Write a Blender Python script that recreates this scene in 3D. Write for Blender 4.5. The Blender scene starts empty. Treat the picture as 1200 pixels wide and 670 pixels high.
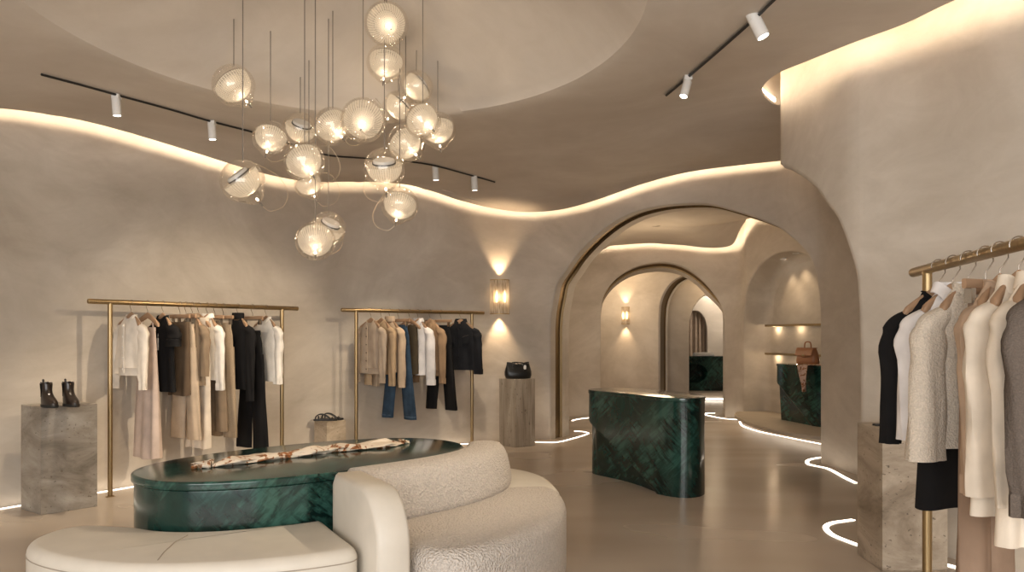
import bpy, bmesh, math, random
import numpy as np
from mathutils import Vector, Matrix

C = bpy.context.scene.collection
PI = math.pi
R = math.radians
random.seed(7)

# ------------------------------------------------------------------ camera, world, exposure
FOC, CX, HY, EYE = 933.0, 600.0, 394.0, 1.28      # focal length in px of the 1200x670 frame, horizon row, eye height
cam = bpy.data.cameras.new('camera')
cam.sensor_width = 36.0
cam.lens = 36.0 * FOC / 1200.0
cam.shift_y = (HY - 335.0) / 1200.0
cam.clip_end = 100
camo = bpy.data.objects.new('camera', cam)
C.objects.link(camo)
camo.location = (0, 0, EYE)
camo.rotation_euler = (R(90), 0, 0)
sc = bpy.context.scene
sc.camera = camo
w = bpy.data.worlds.new('world')
sc.world = w
w.use_nodes = True
w.node_tree.nodes['Background'].inputs[0].default_value = (0.9, 0.93, 1.0, 1)
w.node_tree.nodes['Background'].inputs[1].default_value = 0.35
sc.view_settings.view_transform = 'Standard'
sc.view_settings.look = 'None'
sc.view_settings.gamma = 1.0
sc.view_settings.use_curve_mapping = False
sc.view_settings.exposure = 0.56
sc.cycles.max_bounces = 10
sc.cycles.diffuse_bounces = 5
sc.cycles.transparent_max_bounces = 40
sc.cycles.caustics_reflective = False
sc.cycles.caustics_refractive = False
sc.cycles.sample_clamp_indirect = 4.0

LED_COVE, LED_FLOOR = 22.0, 3.6
WARM = (1.0, 0.75, 0.48)
def area(name, loc, rot, sx, sy, power, col=(1, 1, 1)):
    l = bpy.data.lights.new(name, 'AREA')
    l.shape = 'RECTANGLE'; l.size = sx; l.size_y = sy; l.energy = power; l.color = col
    o = bpy.data.objects.new(name, l); C.objects.link(o)
    o.location = loc; o.rotation_euler = rot
    return o
def point(name, loc, power, col=WARM, rad=0.05):
    l = bpy.data.lights.new(name, 'POINT'); l.energy = power; l.color = col; l.shadow_soft_size = rad
    o = bpy.data.objects.new(name, l); C.objects.link(o); o.location = loc
    return o
def spot(name, loc, target, power, ang=50, col=WARM, blend=0.6, rad=0.03):
    l = bpy.data.lights.new(name, 'SPOT'); l.energy = power; l.color = col; l.shadow_soft_size = rad
    l.spot_size = R(ang); l.spot_blend = blend
    o = bpy.data.objects.new(name, l); C.objects.link(o); o.location = loc
    o.rotation_euler = (Vector(target) - Vector(loc)).to_track_quat('-Z', 'Y').to_euler()
    return o
# unseen area light added behind the camera to fill the room
area('front_fill', (-0.6, -2.9, 1.7), (R(90), 0, 0), 7.0, 2.6, 270, (1.0, 0.985, 0.96))

# ------------------------------------------------------------------ helpers: projection
def at(px, py, d):
    return Vector(((px - CX) * d / FOC, d, EYE + (HY - py) * d / FOC))
def fl(px, py, z=0.0):
    d = (EYE - z) * FOC / (py - HY)
    return Vector(((px - CX) * d / FOC, d, z))

# ------------------------------------------------------------------ helpers: materials
def mat(name, base=(0.5, 0.5, 0.5), rough=0.6, metal=0.0, spec=0.5):
    m = bpy.data.materials.new(name); m.use_nodes = True
    b = m.node_tree.nodes['Principled BSDF']
    b.inputs['Base Color'].default_value = (*base, 1)
    b.inputs['Roughness'].default_value = rough
    b.inputs['Metallic'].default_value = metal
    b.inputs['Specular IOR Level'].default_value = spec
    return m
def nd(m, t, **kw):
    n = m.node_tree.nodes.new(t)
    for k, v in kw.items():
        if k.startswith('_'):
            setattr(n, k[1:], v)
        else:
            n.inputs[k].default_value = v
    return n
def ln(m, a, b): m.node_tree.links.new(a, b)
def ramp(m, stops):
    r = m.node_tree.nodes.new('ShaderNodeValToRGB')
    el = r.color_ramp.elements
    while len(el) < len(stops): el.new(0.5)
    for e, (p, c) in zip(el, stops):
        e.position = p; e.color = (*c, 1)
    return r
def coords(m, scale=(1, 1, 1), rot=(0, 0, 0), kind='Object'):
    t = nd(m, 'ShaderNodeTexCoord')
    mp = nd(m, 'ShaderNodeMapping'); mp.inputs['Scale'].default_value = scale; mp.inputs['Rotation'].default_value = rot
    ln(m, t.outputs[kind], mp.inputs['Vector'])
    return mp.outputs['Vector']
def bsdf(m): return m.node_tree.nodes['Principled BSDF']
def bump(m, fac, strength, dist):
    bp = nd(m, 'ShaderNodeBump', Strength=strength, Distance=dist)
    ln(m, fac, bp.inputs['Height']); ln(m, bp.outputs['Normal'], bsdf(m).inputs['Normal'])

def plaster(name, lo, hi, rough=0.75):
    m = mat(name, rough=rough, spec=0.3)
    v = coords(m, (0.55, 0.55, 0.8))
    n1 = nd(m, 'ShaderNodeTexNoise', Scale=1.1, Detail=6.0, Roughness=0.6, Distortion=1.2); ln(m, v, n1.inputs['Vector'])
    v2 = coords(m, (1.1, 1.1, 1.9))
    n2 = nd(m, 'ShaderNodeTexNoise', Scale=2.2, Detail=8.0, Roughness=0.68, Distortion=1.0); ln(m, v2, n2.inputs['Vector'])
    mx = nd(m, 'ShaderNodeMath', _operation='MULTIPLY_ADD'); ln(m, n2.outputs['Fac'], mx.inputs[0]); mx.inputs[1].default_value = 0.35
    ln(m, n1.outputs['Fac'], mx.inputs[2])
    r = ramp(m, [(0.38, lo), (0.66, tuple((a + b) / 2 for a, b in zip(lo, hi))), (0.9, hi)])
    ln(m, mx.outputs[0], r.inputs['Fac']); ln(m, r.outputs['Color'], bsdf(m).inputs['Base Color'])
    n3 = nd(m, 'ShaderNodeTexNoise', Scale=6.0, Detail=9.0, Roughness=0.6); ln(m, v2, n3.inputs['Vector'])
    bump(m, n3.outputs['Fac'], 0.10, 0.02)
    return m
M_WALL = plaster('plaster', (0.39, 0.335, 0.27), (0.64, 0.58, 0.505))
M_CEIL = plaster('plaster_brightened', (0.54, 0.475, 0.405), (0.69, 0.63, 0.56))  # same plaster as the walls, colour lightened in place of missing bounce light

def concrete(name):
    m = mat(name, rough=0.3, spec=0.45)
    v = coords(m, (0.6, 1.1, 1))
    n1 = nd(m, 'ShaderNodeTexNoise', Scale=1.0, Detail=2.5, Roughness=0.45, Distortion=0.2); ln(m, v, n1.inputs['Vector'])
    r = ramp(m, [(0.0, (0.36, 0.295, 0.235)), (0.5, (0.50, 0.425, 0.35)), (1.0, (0.64, 0.56, 0.475))])
    ln(m, n1.outputs['Fac'], r.inputs['Fac']); ln(m, r.outputs['Color'], bsdf(m).inputs['Base Color'])
    r2 = ramp(m, [(0.0, (0.14,) * 3), (1.0, (0.36,) * 3)])
    ln(m, n1.outputs['Fac'], r2.inputs['Fac']); ln(m, r2.outputs['Color'], bsdf(m).inputs['Roughness'])
    return m
M_FLOOR = concrete('polished_concrete')
def brass(name, base=(0.40, 0.27, 0.11), rough=0.32):
    m = mat(name, base, rough, 1.0)
    v = coords(m, (40, 40, 1.5))
    n = nd(m, 'ShaderNodeTexNoise', Scale=3.0, Detail=3.0); ln(m, v, n.inputs['Vector'])
    r = ramp(m, [(0.3, tuple(c * 0.85 for c in base)), (0.7, tuple(min(1, c * 1.15) for c in base))])
    ln(m, n.outputs['Fac'], r.inputs['Fac']); ln(m, r.outputs['Color'], bsdf(m).inputs['Base Color'])
    return m
M_BRASS = brass('brushed_brass', (0.38, 0.275, 0.145), 0.38)
M_BRASS_LINER = brass('brass_liner', (0.20, 0.135, 0.068), 0.5)

def green_marble(name):
    m = mat(name, rough=0.13, spec=0.5)
    v = coords(m, (1, 1, 1))
    big = nd(m, 'ShaderNodeTexNoise', Scale=2.2, Detail=5.0, Roughness=0.6, Distortion=1.5); ln(m, v, big.inputs['Vector'])
    rb = ramp(m, [(0.3, (0.004, 0.016, 0.013)), (0.52, (0.009, 0.034, 0.027)), (0.75, (0.018, 0.060, 0.048))])
    ln(m, big.outputs['Fac'], rb.inputs['Fac'])
    col = rb.outputs['Color']
    for k, (rot, sc_, cut) in enumerate([((0.15, 0.85, 0.75), (1.3, 3.0, 9), 0.62), ((-0.25, -0.8, 0.8), (1.3, 3.0, 10), 0.63)]):
        vv = nd(m, 'ShaderNodeMapping'); vv.inputs['Scale'].default_value = sc_; ln(m, coords(m, (1, 1, 1), rot), vv.inputs['Vector']); vv = vv.outputs['Vector']
        st = nd(m, 'ShaderNodeTexNoise', Scale=3.4, Detail=6.0, Roughness=0.62, Distortion=0.35); ln(m, vv, st.inputs['Vector'])
        patch = nd(m, 'ShaderNodeTexNoise', Scale=2.6, Detail=2.0); ln(m, coords(m, (1, 1, 1), (k * 2.0, 1.0, 0.3)), patch.inputs['Vector'])
        mu = nd(m, 'ShaderNodeMath', _operation='MULTIPLY'); ln(m, st.outputs['Fac'], mu.inputs[0]); ln(m, patch.outputs['Fac'], mu.inputs[1])
        rr = ramp(m, [(0.235, (0, 0, 0)), (0.35, (1, 1, 1))]); ln(m, mu.outputs[0], rr.inputs['Fac'])
        mx = nd(m, 'ShaderNodeMix', _data_type='RGBA'); ln(m, rr.outputs['Color'], mx.inputs['Factor'])
        ln(m, col, mx.inputs['A']); mx.inputs['B'].default_value = ((0.030, 0.092, 0.074, 1), (0.003, 0.012, 0.010, 1))[k]
        col = mx.outputs['Result']
    ln(m, col, bsdf(m).inputs['Base Color'])
    return m
M_GREEN = green_marble('green_marble')

def travertine(name, tint=(1, 1, 1), vert=False):
    m = mat(name, rough=0.45, spec=0.35)
    sc_ = (5.5, 5.5, 0.5) if vert else (1.0, 1.0, 2.2)
    v = coords(m, sc_, (0.12, 0.25, 0) if vert else (0.35, 0.5, 0))
    n = nd(m, 'ShaderNodeTexNoise', Scale=1.9 if vert else 2.2, Detail=9.0, Roughness=0.66, Distortion=0.5 if vert else 0.7); ln(m, v, n.inputs['Vector'])
    t = lambda c: tuple(a * b for a, b in zip(c, tint))
    r = ramp(m, [(0.28, t((0.17, 0.145, 0.115))), (0.43, t((0.33, 0.29, 0.24))), (0.56, t((0.45, 0.41, 0.355))), (0.72, t((0.62, 0.585, 0.525)))])
    ln(m, n.outputs['Fac'], r.inputs['Fac'])
    p = nd(m, 'ShaderNodeTexNoise', Scale=34.0, Detail=2.0); ln(m, coords(m, (1, 1, 1.6) if not vert else (1, 1, 0.5)), p.inputs['Vector'])
    rp = ramp(m, [(0.66, (0, 0, 0)), (0.72, (1, 1, 1))]); ln(m, p.outputs['Fac'], rp.inputs['Fac'])
    mx = nd(m, 'ShaderNodeMix', _data_type='RGBA'); ln(m, rp.outputs['Color'], mx.inputs['Factor'])
    ln(m, r.outputs['Color'], mx.inputs['A']); mx.inputs['B'].default_value = (0.16, 0.13, 0.10, 1)
    ln(m, mx.outputs['Result'], bsdf(m).inputs['Base Color'])
    return m
M_TRAV = travertine('grey_travertine', (0.74, 0.73, 0.72))
M_TRAV_L = travertine('pale_travertine', (1.05, 0.97, 0.88))
M_TRAV_V = travertine('vertical_travertine', (0.86, 0.80, 0.73), True)
M_TRAV_W = travertine('warm_travertine', (1.0, 0.9, 0.78))

def fabric(name, base, rough=0.9, weave=220.0, strength=0.25, var=0.12, spec=0.15, dist=0.002):
    m = mat(name, base, rough, 0, spec)
    v = coords(m)
    n = nd(m, 'ShaderNodeTexNoise', Scale=9.0, Detail=4.0); ln(m, v, n.inputs['Vector'])
    r = ramp(m, [(0.3, tuple(c * (1 - var) for c in base)), (0.7, tuple(min(1, c * (1 + var)) for c in base))])
    ln(m, n.outputs['Fac'], r.inputs['Fac']); ln(m, r.outputs['Color'], bsdf(m).inputs['Base Color'])
    n2 = nd(m, 'ShaderNodeTexNoise', Scale=weave, Detail=2.0); ln(m, v, n2.inputs['Vector'])
    bump(m, n2.outputs['Fac'], strength, dist)
    return m
def boucle(name, base, scale=70.0, strength=0.9, dist=0.012):
    m = mat(name, base, 0.95, 0, 0.1)
    v = coords(m)
    nn = nd(m, 'ShaderNodeTexNoise', Scale=scale * 0.6, Detail=3.0, Distortion=1.2); ln(m, v, nn.inputs['Vector'])
    vo = nd(m, 'ShaderNodeTexVoronoi', Scale=scale); ln(m, v, vo.inputs['Vector'])
    mu = nd(m, 'ShaderNodeMath', _operation='MULTIPLY_ADD'); ln(m, vo.outputs['Distance'], mu.inputs[0]); mu.inputs[1].default_value = -0.7
    ln(m, nn.outputs['Fac'], mu.inputs[2])
    r = ramp(m, [(0.0, tuple(c * 0.82 for c in base)), (0.5, base)]); ln(m, mu.outputs[0], r.inputs['Fac'])
    ln(m, r.outputs['Color'], bsdf(m).inputs['Base Color'])
    bump(m, mu.outputs[0], strength, dist)
    return m
def emis(name, col, strength):
    m = bpy.data.materials.new(name); m.use_nodes = True
    nt = m.node_tree; nt.nodes.remove(nt.nodes['Principled BSDF'])
    e = nd(m, 'ShaderNodeEmission', Strength=strength); e.inputs['Color'].default_value = (*col, 1)
    ln(m, e.outputs[0], nt.nodes['Material Output'].inputs['Surface'])
    return m
M_LED = emis('cove_led', (1.0, 0.80, 0.575), LED_COVE)
M_LEDF = emis('floor_led', (1.0, 0.86, 0.70), LED_FLOOR)

# ------------------------------------------------------------------ helpers: meshes
class MB:
    def __init__(self): self.v = []; self.f = []
    def add(self, vs, fs):
        o = len(self.v); self.v += [tuple(p) for p in vs]; self.f += [tuple(i + o for i in f) for f in fs]
        return self
    def rings(self, rings, closed=True, caps=(False, False)):
        n = len(rings[0]); vs = [p for r in rings for p in r]; fs = []
        for i in range(len(rings) - 1):
            for j in range(n if closed else n - 1):
                a = i * n + j; b = i * n + (j + 1) % n
                fs.append((a, b, b + n, a + n))
        if caps[0]: fs.append(tuple(range(n - 1, -1, -1)))
        if caps[1]: fs.append(tuple(range((len(rings) - 1) * n, len(rings) * n)))
        return self.add(vs, fs)
    def box(self, c, s, rz=0.0, M=None):
        cs, sn = math.cos(rz), math.sin(rz); vs = []
        for dx in (-.5, .5):
            for dy in (-.5, .5):
                for dz in (-.5, .5):
                    x, y, z = dx * s[0], dy * s[1], dz * s[2]
                    p = Vector((c[0] + x * cs - y * sn, c[1] + x * sn + y * cs, c[2] + z))
                    vs.append(M @ p if M else p)
        return self.add(vs, [(0, 1, 3, 2), (4, 6, 7, 5), (0, 4, 5, 1), (2, 3, 7, 6), (0, 2, 6, 4), (1, 5, 7, 3)])
    def tube(self, path, rad, n=10, caps=True, flat=1.0):
        path = [Vector(p) for p in path]; rs = []
        m = len(path); up = None
        for i, p in enumerate(path):
            t = (path[min(i + 1, m - 1)] - path[max(i - 1, 0)]).normalized()
            if up is None:
                up = Vector((0, 0, 1)) if abs(t.z) < 0.9 else Vector((1, 0, 0))
            s = t.cross(up).normalized(); u = s.cross(t).normalized(); up = u
            r = rad[i] if isinstance(rad, (list, tuple)) else rad
            rs.append([p + s * (r * math.cos(2 * PI * k / n)) + u * (r * flat * math.sin(2 * PI * k / n)) for k in range(n)])
        return self.rings(rs, True, (caps, caps))
    def lathe(self, prof, n=24, M=None, caps=(False, False)):
        rs = []
        for r, z in prof:
            ring = [Vector((r * math.cos(2 * PI * k / n), r * math.sin(2 * PI * k / n), z)) for k in range(n)]
            rs.append([M @ p for p in ring] if M else ring)
        return self.rings(rs, True, caps)
def obj(name, mb, m, parent=None, sharp=40, bevel=0.0, sub=0):
    me = bpy.data.meshes.new(name)
    me.from_pydata(mb.v, [], mb.f)
    bm = bmesh.new(); bm.from_mesh(me); bmesh.ops.recalc_face_normals(bm, faces=bm.faces); bm.to_mesh(me); bm.free()
    me.materials.append(m)
    me.polygons.foreach_set('use_smooth', [len(f) <= 24 for f in mb.f])       # large flat caps stay flat
    me.update()
    if sharp: me.set_sharp_from_angle(angle=R(sharp))
    o = bpy.data.objects.new(name, me); C.objects.link(o)
    if parent: o.parent = parent
    if bevel:
        b = o.modifiers.new('bevel', 'BEVEL'); b.width = bevel; b.segments = 3; b.limit_method = 'ANGLE'; b.angle_limit = R(40)
    if sub:
        s = o.modifiers.new('sub', 'SUBSURF'); s.levels = sub; s.render_levels = sub
    return o
def tag(o, label, cat, group=None):
    o['label'] = label; o['category'] = cat
    if group: o['group'] = group
    return o
def thing(name, label, cat, loc=(0, 0, 0), rz=0.0, group=None):
    o = bpy.data.objects.new(name, None); C.objects.link(o)
    o.location = loc; o.rotation_euler = (0, 0, rz)
    return tag(o, label, cat, group)
def struct(name, mb, m, sharp=40):
    o = obj(name, mb, m, None, sharp); o['kind'] = 'structure'
    return o
def spline(pts, n=12, closed=False):
    P = [Vector(p) for p in pts]; out = []; m = len(P)
    rng = range(m if closed else m - 1)
    for i in rng:
        g = (lambda k: P[k % m]) if closed else (lambda k: P[max(0, min(m - 1, k))])
        p0, p1, p2, p3 = g(i - 1), g(i), g(i + 1), g(i + 2)
        for k in range(n):
            t = k / n
            out.append(0.5 * ((2 * p1) + (p2 - p0) * t + (2 * p0 - 5 * p1 + 4 * p2 - p3) * t * t + (3 * p1 - p0 - 3 * p2 + p3) * t ** 3))
    if not closed: out.append(P[-1])
    return out
def resample(pts, step):
    L = [0.0]
    for a, b in zip(pts, pts[1:]): L.append(L[-1] + (b - a).length)
    n = max(2, int(L[-1] / step) + 1); out = []; j = 0
    for i in range(n):
        s = L[-1] * i / (n - 1)
        while j < len(L) - 2 and L[j + 1] < s: j += 1
        t = (s - L[j]) / max(1e-9, L[j + 1] - L[j]); out.append(pts[j].lerp(pts[j + 1], min(1, t)))
    return out
def inset(outline, d):
    n = len(outline); out = []
    for i in range(n):
        a, b = outline[i - 1], outline[(i + 1) % n]
        t = Vector((b[0] - a[0], b[1] - a[1])).normalized()
        out.append((outline[i][0] - t.y * d, outline[i][1] + t.x * d))   # counter-clockwise outline: inward is left
    return out
def slab(mb, outline, z0, z1, r=0.0, rb=0.0, seg=6):
    """solid over a counter-clockwise outline, with the top (r) and bottom (rb) edges rounded"""
    lv = []
    if rb:
        for k in range(seg + 1):
            a = PI / 2 * k / seg; lv.append((rb * (1 - math.sin(a)), z0 + rb * (1 - math.cos(a))))
    else: lv.append((0, z0))
    if r:
        for k in range(seg + 1):
            a = PI / 2 * k / seg; lv.append((r * (1 - math.cos(a)), z1 - r + r * math.sin(a)))
    else: lv.append((0, z1))
    rs = [[(x, y, z) for x, y in inset(outline, d)] for d, z in lv]
    mb.rings(rs, True, (True, True))
    return mb
def rounded(o, step=0.02, it=30):
    P = resample([Vector((x, y, 0)) for x, y in list(o) + [o[0]]], step)[:-1]
    for _ in range(it):
        n = len(P); P = [P[i] * 0.5 + (P[i - 1] + P[(i + 1) % n]) * 0.25 for i in range(n)]
    return [(p.x, p.y) for p in P]
def ccw(o):
    A = sum(o[i - 1][0] * o[i][1] - o[i][0] * o[i - 1][1] for i in range(len(o)))
    return o if A > 0 else o[::-1]
def smooth_outline(pts, n=8): return ccw([(p.x, p.y) for p in spline([(x, y, 0) for x, y in pts], n, True)])

# ------------------------------------------------------------------ walls along plan curves
class Plan:
    def __init__(self, pts, sgn=1, step=0.05):
        self.p = resample(spline([(x, y, 0) for x, y in pts], 10), step); self.sgn = sgn
        self.s = [0.0]
        for a, b in zip(self.p, self.p[1:]): self.s.append(self.s[-1] + (b - a).length)
        self.X = np.array([q.x for q in self.p]); self.Y = np.array([q.y for q in self.p]); self.S = np.array(self.s)
        tx = np.gradient(self.X, self.S); ty = np.gradient(self.Y, self.S); l = np.hypot(tx, ty)
        self.NX = -ty / l * sgn; self.NY = tx / l * sgn            # outward, into the wall
    def pt(self, s, d=0.0, z=0.0):
        f = lambda A: float(np.interp(s, self.S, A))
        return Vector((f(self.X) + f(self.NX) * d, f(self.Y) + f(self.NY) * d, z))
    def hit(self, px, off=0.0, first=True, rng=None):
        """where the view column px meets the curve (shifted by off): s, depth"""
        k = (px - CX) / FOC
        X = self.X + self.NX * off; Y = self.Y + self.NY * off
        g = X - k * Y; best = None
        for i in range(len(g) - 1):
            if g[i] * g[i + 1] <= 0 and g[i] != g[i + 1] and Y[i] > 0.5:
                t = g[i] / (g[i] - g[i + 1]); s = self.S[i] + t * (self.S[i + 1] - self.S[i]); y = Y[i] + t * (Y[i + 1] - Y[i])
                if rng and not (rng[0] <= s <= rng[1]): continue
                if best is None or y < best[1]: best = (s, y)
        return best
    def outline(self, pix, rng=None):
        out = []
        for px, py in pix:
            h = self.hit(px, rng=rng)
            if h: out.append((h[0], EYE + (HY - py) * h[1] / FOC))
        return out
def grow(o, d, k=1.0, c=None):
    """outline (s,z) grown outward by d; k scales it sideways about its centre"""
    if d:
        n = len(o); r = []
        for i in range(n):
            a = o[max(0, i - 1)]; b = o[min(n - 1, i + 1)]
            t = Vector((b[0] - a[0], b[1] - a[1])); t.normalize()
            r.append((o[i][0] - t.y * d, o[i][1] + t.x * d))
        r[0] = (r[0][0], o[0][1]); r[-1] = (r[-1][0], o[-1][1]) if o[-1][1] < 0.01 else (o[-1][0], o[-1][1] + d)
        o = r
    if k != 1.0:
        c = c if c is not None else (o[0][0] + o[-1][0]) / 2
        zt = max(z for s, z in o)
        o = [(c + (s - c) * k, z * (1 - (1 - k) * 0.35) if z > 0.01 else z) for s, z in o]
    return o
def arch_fn(o):
    A = sorted((s, z) for s, z in o if z > 0.01)
    S = [a[0] for a in A]; Z = [a[1] for a in A]
    return lambda s: float(np.interp(s, S, Z)), min(S), max(S)
def panel(mb, pl, d, s0, s1, ztop, opens=(), z0=0.0, step=0.06, nz=14, dirn=None):
    cuts = [s0, s1]; spans = []
    for o in opens:
        fn, a, b = arch_fn(o); spans.append((fn, a, b)); cuts += [a, b]
    cuts = sorted(c for c in set(cuts) if s0 <= c <= s1)
    for a, b in zip(cuts, cuts[1:]):
        if b - a < 1e-5: continue
        mid = (a + b) / 2; fn = next((f for f, p, q in spans if p < mid < q), None)
        n = max(1, int((b - a) / step)); ss = [a + (b - a) * i / n for i in range(n + 1)]
        if fn:
            extra = []
            for e in (0.002, 0.006, 0.012, 0.02, 0.03, 0.042): extra += [a + e, b - e]
            for o in opens: extra += [q[0] for q in o if a < q[0] < b]
            ss = sorted(set(ss + [e for e in extra if a < e < b]))
        cols = []
        for s in ss:
            zb = fn(s) if fn else z0
            cols.append([(pl.pt(s, 0, zb + (ztop - zb) * k / nz) + dirn * d) if dirn else pl.pt(s, d, zb + (ztop - zb) * k / nz) for k in range(nz + 1)])
        mb.rings(cols, False)
def smooth_arch(o, n=6):
    return [(p.x, p.y) for p in spline([(s, z, 0) for s, z in o], n)]
def jambs(s0, s1, arc):
    return [(s0, 0.0), (s0, 0.5), (s0, 1.0)] + arc + ([(s1, 1.0), (s1, 0.5), (s1, 0.0)] if s1 is not None else [])
def reveal(mb, pl, o, rows, dirn=None):
    """inner faces of an opening; rows = (depth, grow, splay)"""
    c = (o[0][0] + o[-1][0]) / 2
    mb.rings([[(pl.pt(s, 0, z) + dirn * d) if dirn else pl.pt(s, d, z) for s, z in grow(o, g, k, c)] for d, g, k in rows], False)
FR = 0.02
def fillet(r=FR, n=5): return [(r * (1 - math.cos(PI / 2 * k / n)), r * (1 - math.sin(PI / 2 * k / n)), 1.0) for k in range(n + 1)]
TOP = 3.42

# main wall: left side, curving round into the arch wall and its pier
W1 = Plan([(-5.4, -3), (-5.45, 0), (-5.25, 2.5), (-4.8, 4.2), (-4.27, 5.25), (-3.84, 5.92), (-3.42, 6.56), (-3.0, 7.2), (-2.5, 7.92), (-1.85, 8.62), (-1.25, 9.1),
           (-.75, 9.42), (-.27, 9.69), (.15, 9.84), (.476, 9.87), (.8, 9.76), (1.4, 9.33), (2.0, 8.91), (2.6, 8.5), (3.0, 8.21), (3.13, 8.03), (3.17, 7.6), (3.26, 7.0), (3.55, 6.2),
           (3.78, 5.2), (3.85, 4), (3.85, 2), (3.85, -3)], 1)
sJ = W1.hit(645)[0]; sR = W1.hit(961.7)[0]
ARCA = W1.outline([(645, 385), (646.5, 366), (650, 347), (653.4, 332), (663.5, 316.5), (675, 300), (692, 282), (713.6, 264), (737, 251), (762, 243.4), (787, 239.6), (819, 238.4),
                   (836.7, 240.5), (853.4, 245), (877, 252), (895, 258.6), (913.6, 267), (930, 280), (946, 297), (955.5, 318), (960.5, 347), (961.6, 374)])
A_OUT = jambs(sJ, sR, smooth_arch(ARCA, 3))
mb = MB(); panel(mb, W1, 0, 0, W1.s[-1], TOP, [grow(A_OUT, FR)])
DA = Vector((.52, .854, 0))
reveal(mb, W1, A_OUT, fillet() + [(0.13, 0, 1)], DA)
reveal(mb, W1, A_OUT, [(0.31, 0, 1), (0.50, 0, 1)], DA)
panel(mb, W1, 0.50, sJ - 1.0, sR + 0.15, TOP, [A_OUT], dirn=DA)
struct('wall_back', mb, M_WALL)
mb = MB(); reveal(mb, W1, A_OUT, [(0.13, -0.002, 1), (0.13, 0.03, 1), (0.31, 0.03, 1), (0.31, -0.002, 1)], DA)
struct('trim_1', mb, M_BRASS_LINER)

# right wall: a thick curved fin hung over a half arch
WF = Plan([(3.4, -3), (3.4, 1), (3.28, 2.2), (3.05, 3.2), (2.8, 3.95), (2.64, 4.33), (2.48, 4.72), (2.3, 5.02), (2.2, 5.2), (2.12, 5.5), (2.06, 5.8), (2.035, 6.0)], -1)
FT = 0.24
hj = WF.hit(1004.5)[0]
ARCF = WF.outline([(1004, 400), (1003.3, 372), (1002, 347), (999.6, 320.6), (994, 299), (986, 275), (978, 256), (966, 240), (953.8, 222), (937, 208.5), (925, 201)])
Fs = WF.s[-1]
F_OUT = [(hj, 0.0), (hj, 0.5), (hj, 1.0)] + smooth_arch(ARCF + [(Fs, EYE + 196 * 6.0 / FOC)], 3)
fr = 0.05
mb = MB(); panel(mb, WF, 0, 0, Fs, TOP, [grow(F_OUT, fr)]); panel(mb, WF, FT, 0, Fs, TOP, [grow(F_OUT, fr)])
reveal(mb, WF, F_OUT, [(d, g, 1) for d, g, _ in fillet(fr)] + [(FT - d, g, 1) for d, g, _ in fillet(fr)[::-1]])
zt = grow(F_OUT, fr)[-1][1]; pa, pb = WF.pt(Fs), WF.pt(Fs, FT); mid = (pa + pb) / 2; tn = Vector((pa.x - WF.p[-2].x, pa.y - WF.p[-2].y, 0)).normalized()
tip = [mid + (pa - mid) * math.cos(PI * k / 12) + tn * (FT / 2) * math.sin(PI * k / 12) for k in range(13)]
mb.rings([[Vector((p.x, p.y, zt + (TOP - zt) * k / 10)) for p in tip] for k in range(11)], False)
mb.add([Vector((p.x, p.y, zt)) for p in tip], [tuple(range(13))])
struct('wall_right', mb, M_WALL)

# ------------------------------------------------------------------ main ceiling: wavy edge (cove) + dome over the pendants
DC = (-0.9, 4.2); RX, RY = 1.56, 1.88; ZB = 2.97
lip = [(-5.25, -3.0, 2.95), (-5.3, 0, 2.95), (-5.1, 2.5, 2.95)]
for px, py in [(-170, 108), (-110, 114.5), (-50, 121), (0, 126.5), (50, 133), (100, 142), (150, 155), (200, 170), (250, 185.5), (290, 198), (330, 208), (370, 213), (420, 213), (470, 215.5), (500, 222), (540, 235), (580, 244.5), (620, 248.5),
               (660, 245), (700, 234), (750, 216.5), (800, 203), (850, 195.5), (900, 190), (920, 187.5)]:
    s, d = W1.hit(px, -0.12, rng=(0, sR + 0.3)); q = at(px, py, d); lip.append((q.x, q.y, q.z))
ztip = 3.10
lip += [(2.93, 7.7, 3.09), (2.92, 7.2, 3.1), (2.7, 6.75, 3.1), (2.42, 6.52, 3.1)]
for px, py in [(918, 128.5), (900, 117), (893, 104), (910, 87), (950, 70), (1000, 50), (1060, 28), (1120, 0)]:
    d = (ztip - EYE) * FOC / (HY - py); q = at(px, py, d); lip.append((q.x, q.y, ztip))
lip += [(2.62, 3.85, 3.08), (2.85, 3.15, 3.05), (3.06, 2.2, 3.0), (3.18, 1.0, 2.96), (3.2, -3.0, 2.95)]
LIP = resample(spline(lip, 10), 0.05)
nL = len(LIP)
LIP += resample([LIP[-1], LIP[0]], 0.3)[1:-1]           # open shop front
LA = np.unwrap(np.array([math.atan2(p.y - DC[1], p.x - DC[0]) for p in LIP]))
LM = np.minimum.accumulate(LA) - 1e-4 * np.arange(len(LA)) if LA[-1] < LA[0] else np.maximum.accumulate(LA) + 1e-4 * np.arange(len(LA))
def rim_r(a): return 1 / math.sqrt((math.cos(a) / RX) ** 2 + (math.sin(a) / RY) ** 2)
def dome(q):
    s = min(1, max(0, (1.04 - q) / 0.70)); t = s * s * (3 - 2 * s); u = min(1, s / 0.06)
    return 0.62 * (0.5 * t + 0.5 * (1 - (1 - s) ** 2.2) * u * u * (3 - 2 * u))
CT = [(p.x, p.y, p.z) for p in LIP[:nL:7]] + [(DC[0] + math.cos(a) * rim_r(a) * k, DC[1] + math.sin(a) * rim_r(a) * k, ZB) for a in np.linspace(0, 2 * PI, 28)[:-1] for k in (1.0, 0.6)]
CT = np.array(CT)
def field(x, y):
    w_ = 1.0 / (((CT[:, 0] - x) ** 2 + (CT[:, 1] - y) ** 2) ** 1.5 + 1e-4)
    return float((w_ * CT[:, 2]).sum() / w_.sum())
def ceil_z(x, y):
    a = math.atan2(y - DC[1], x - DC[0]); q = math.hypot(x - DC[0], y - DC[1]) / rim_r(a)
    return field(x, y) + dome(q)
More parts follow.
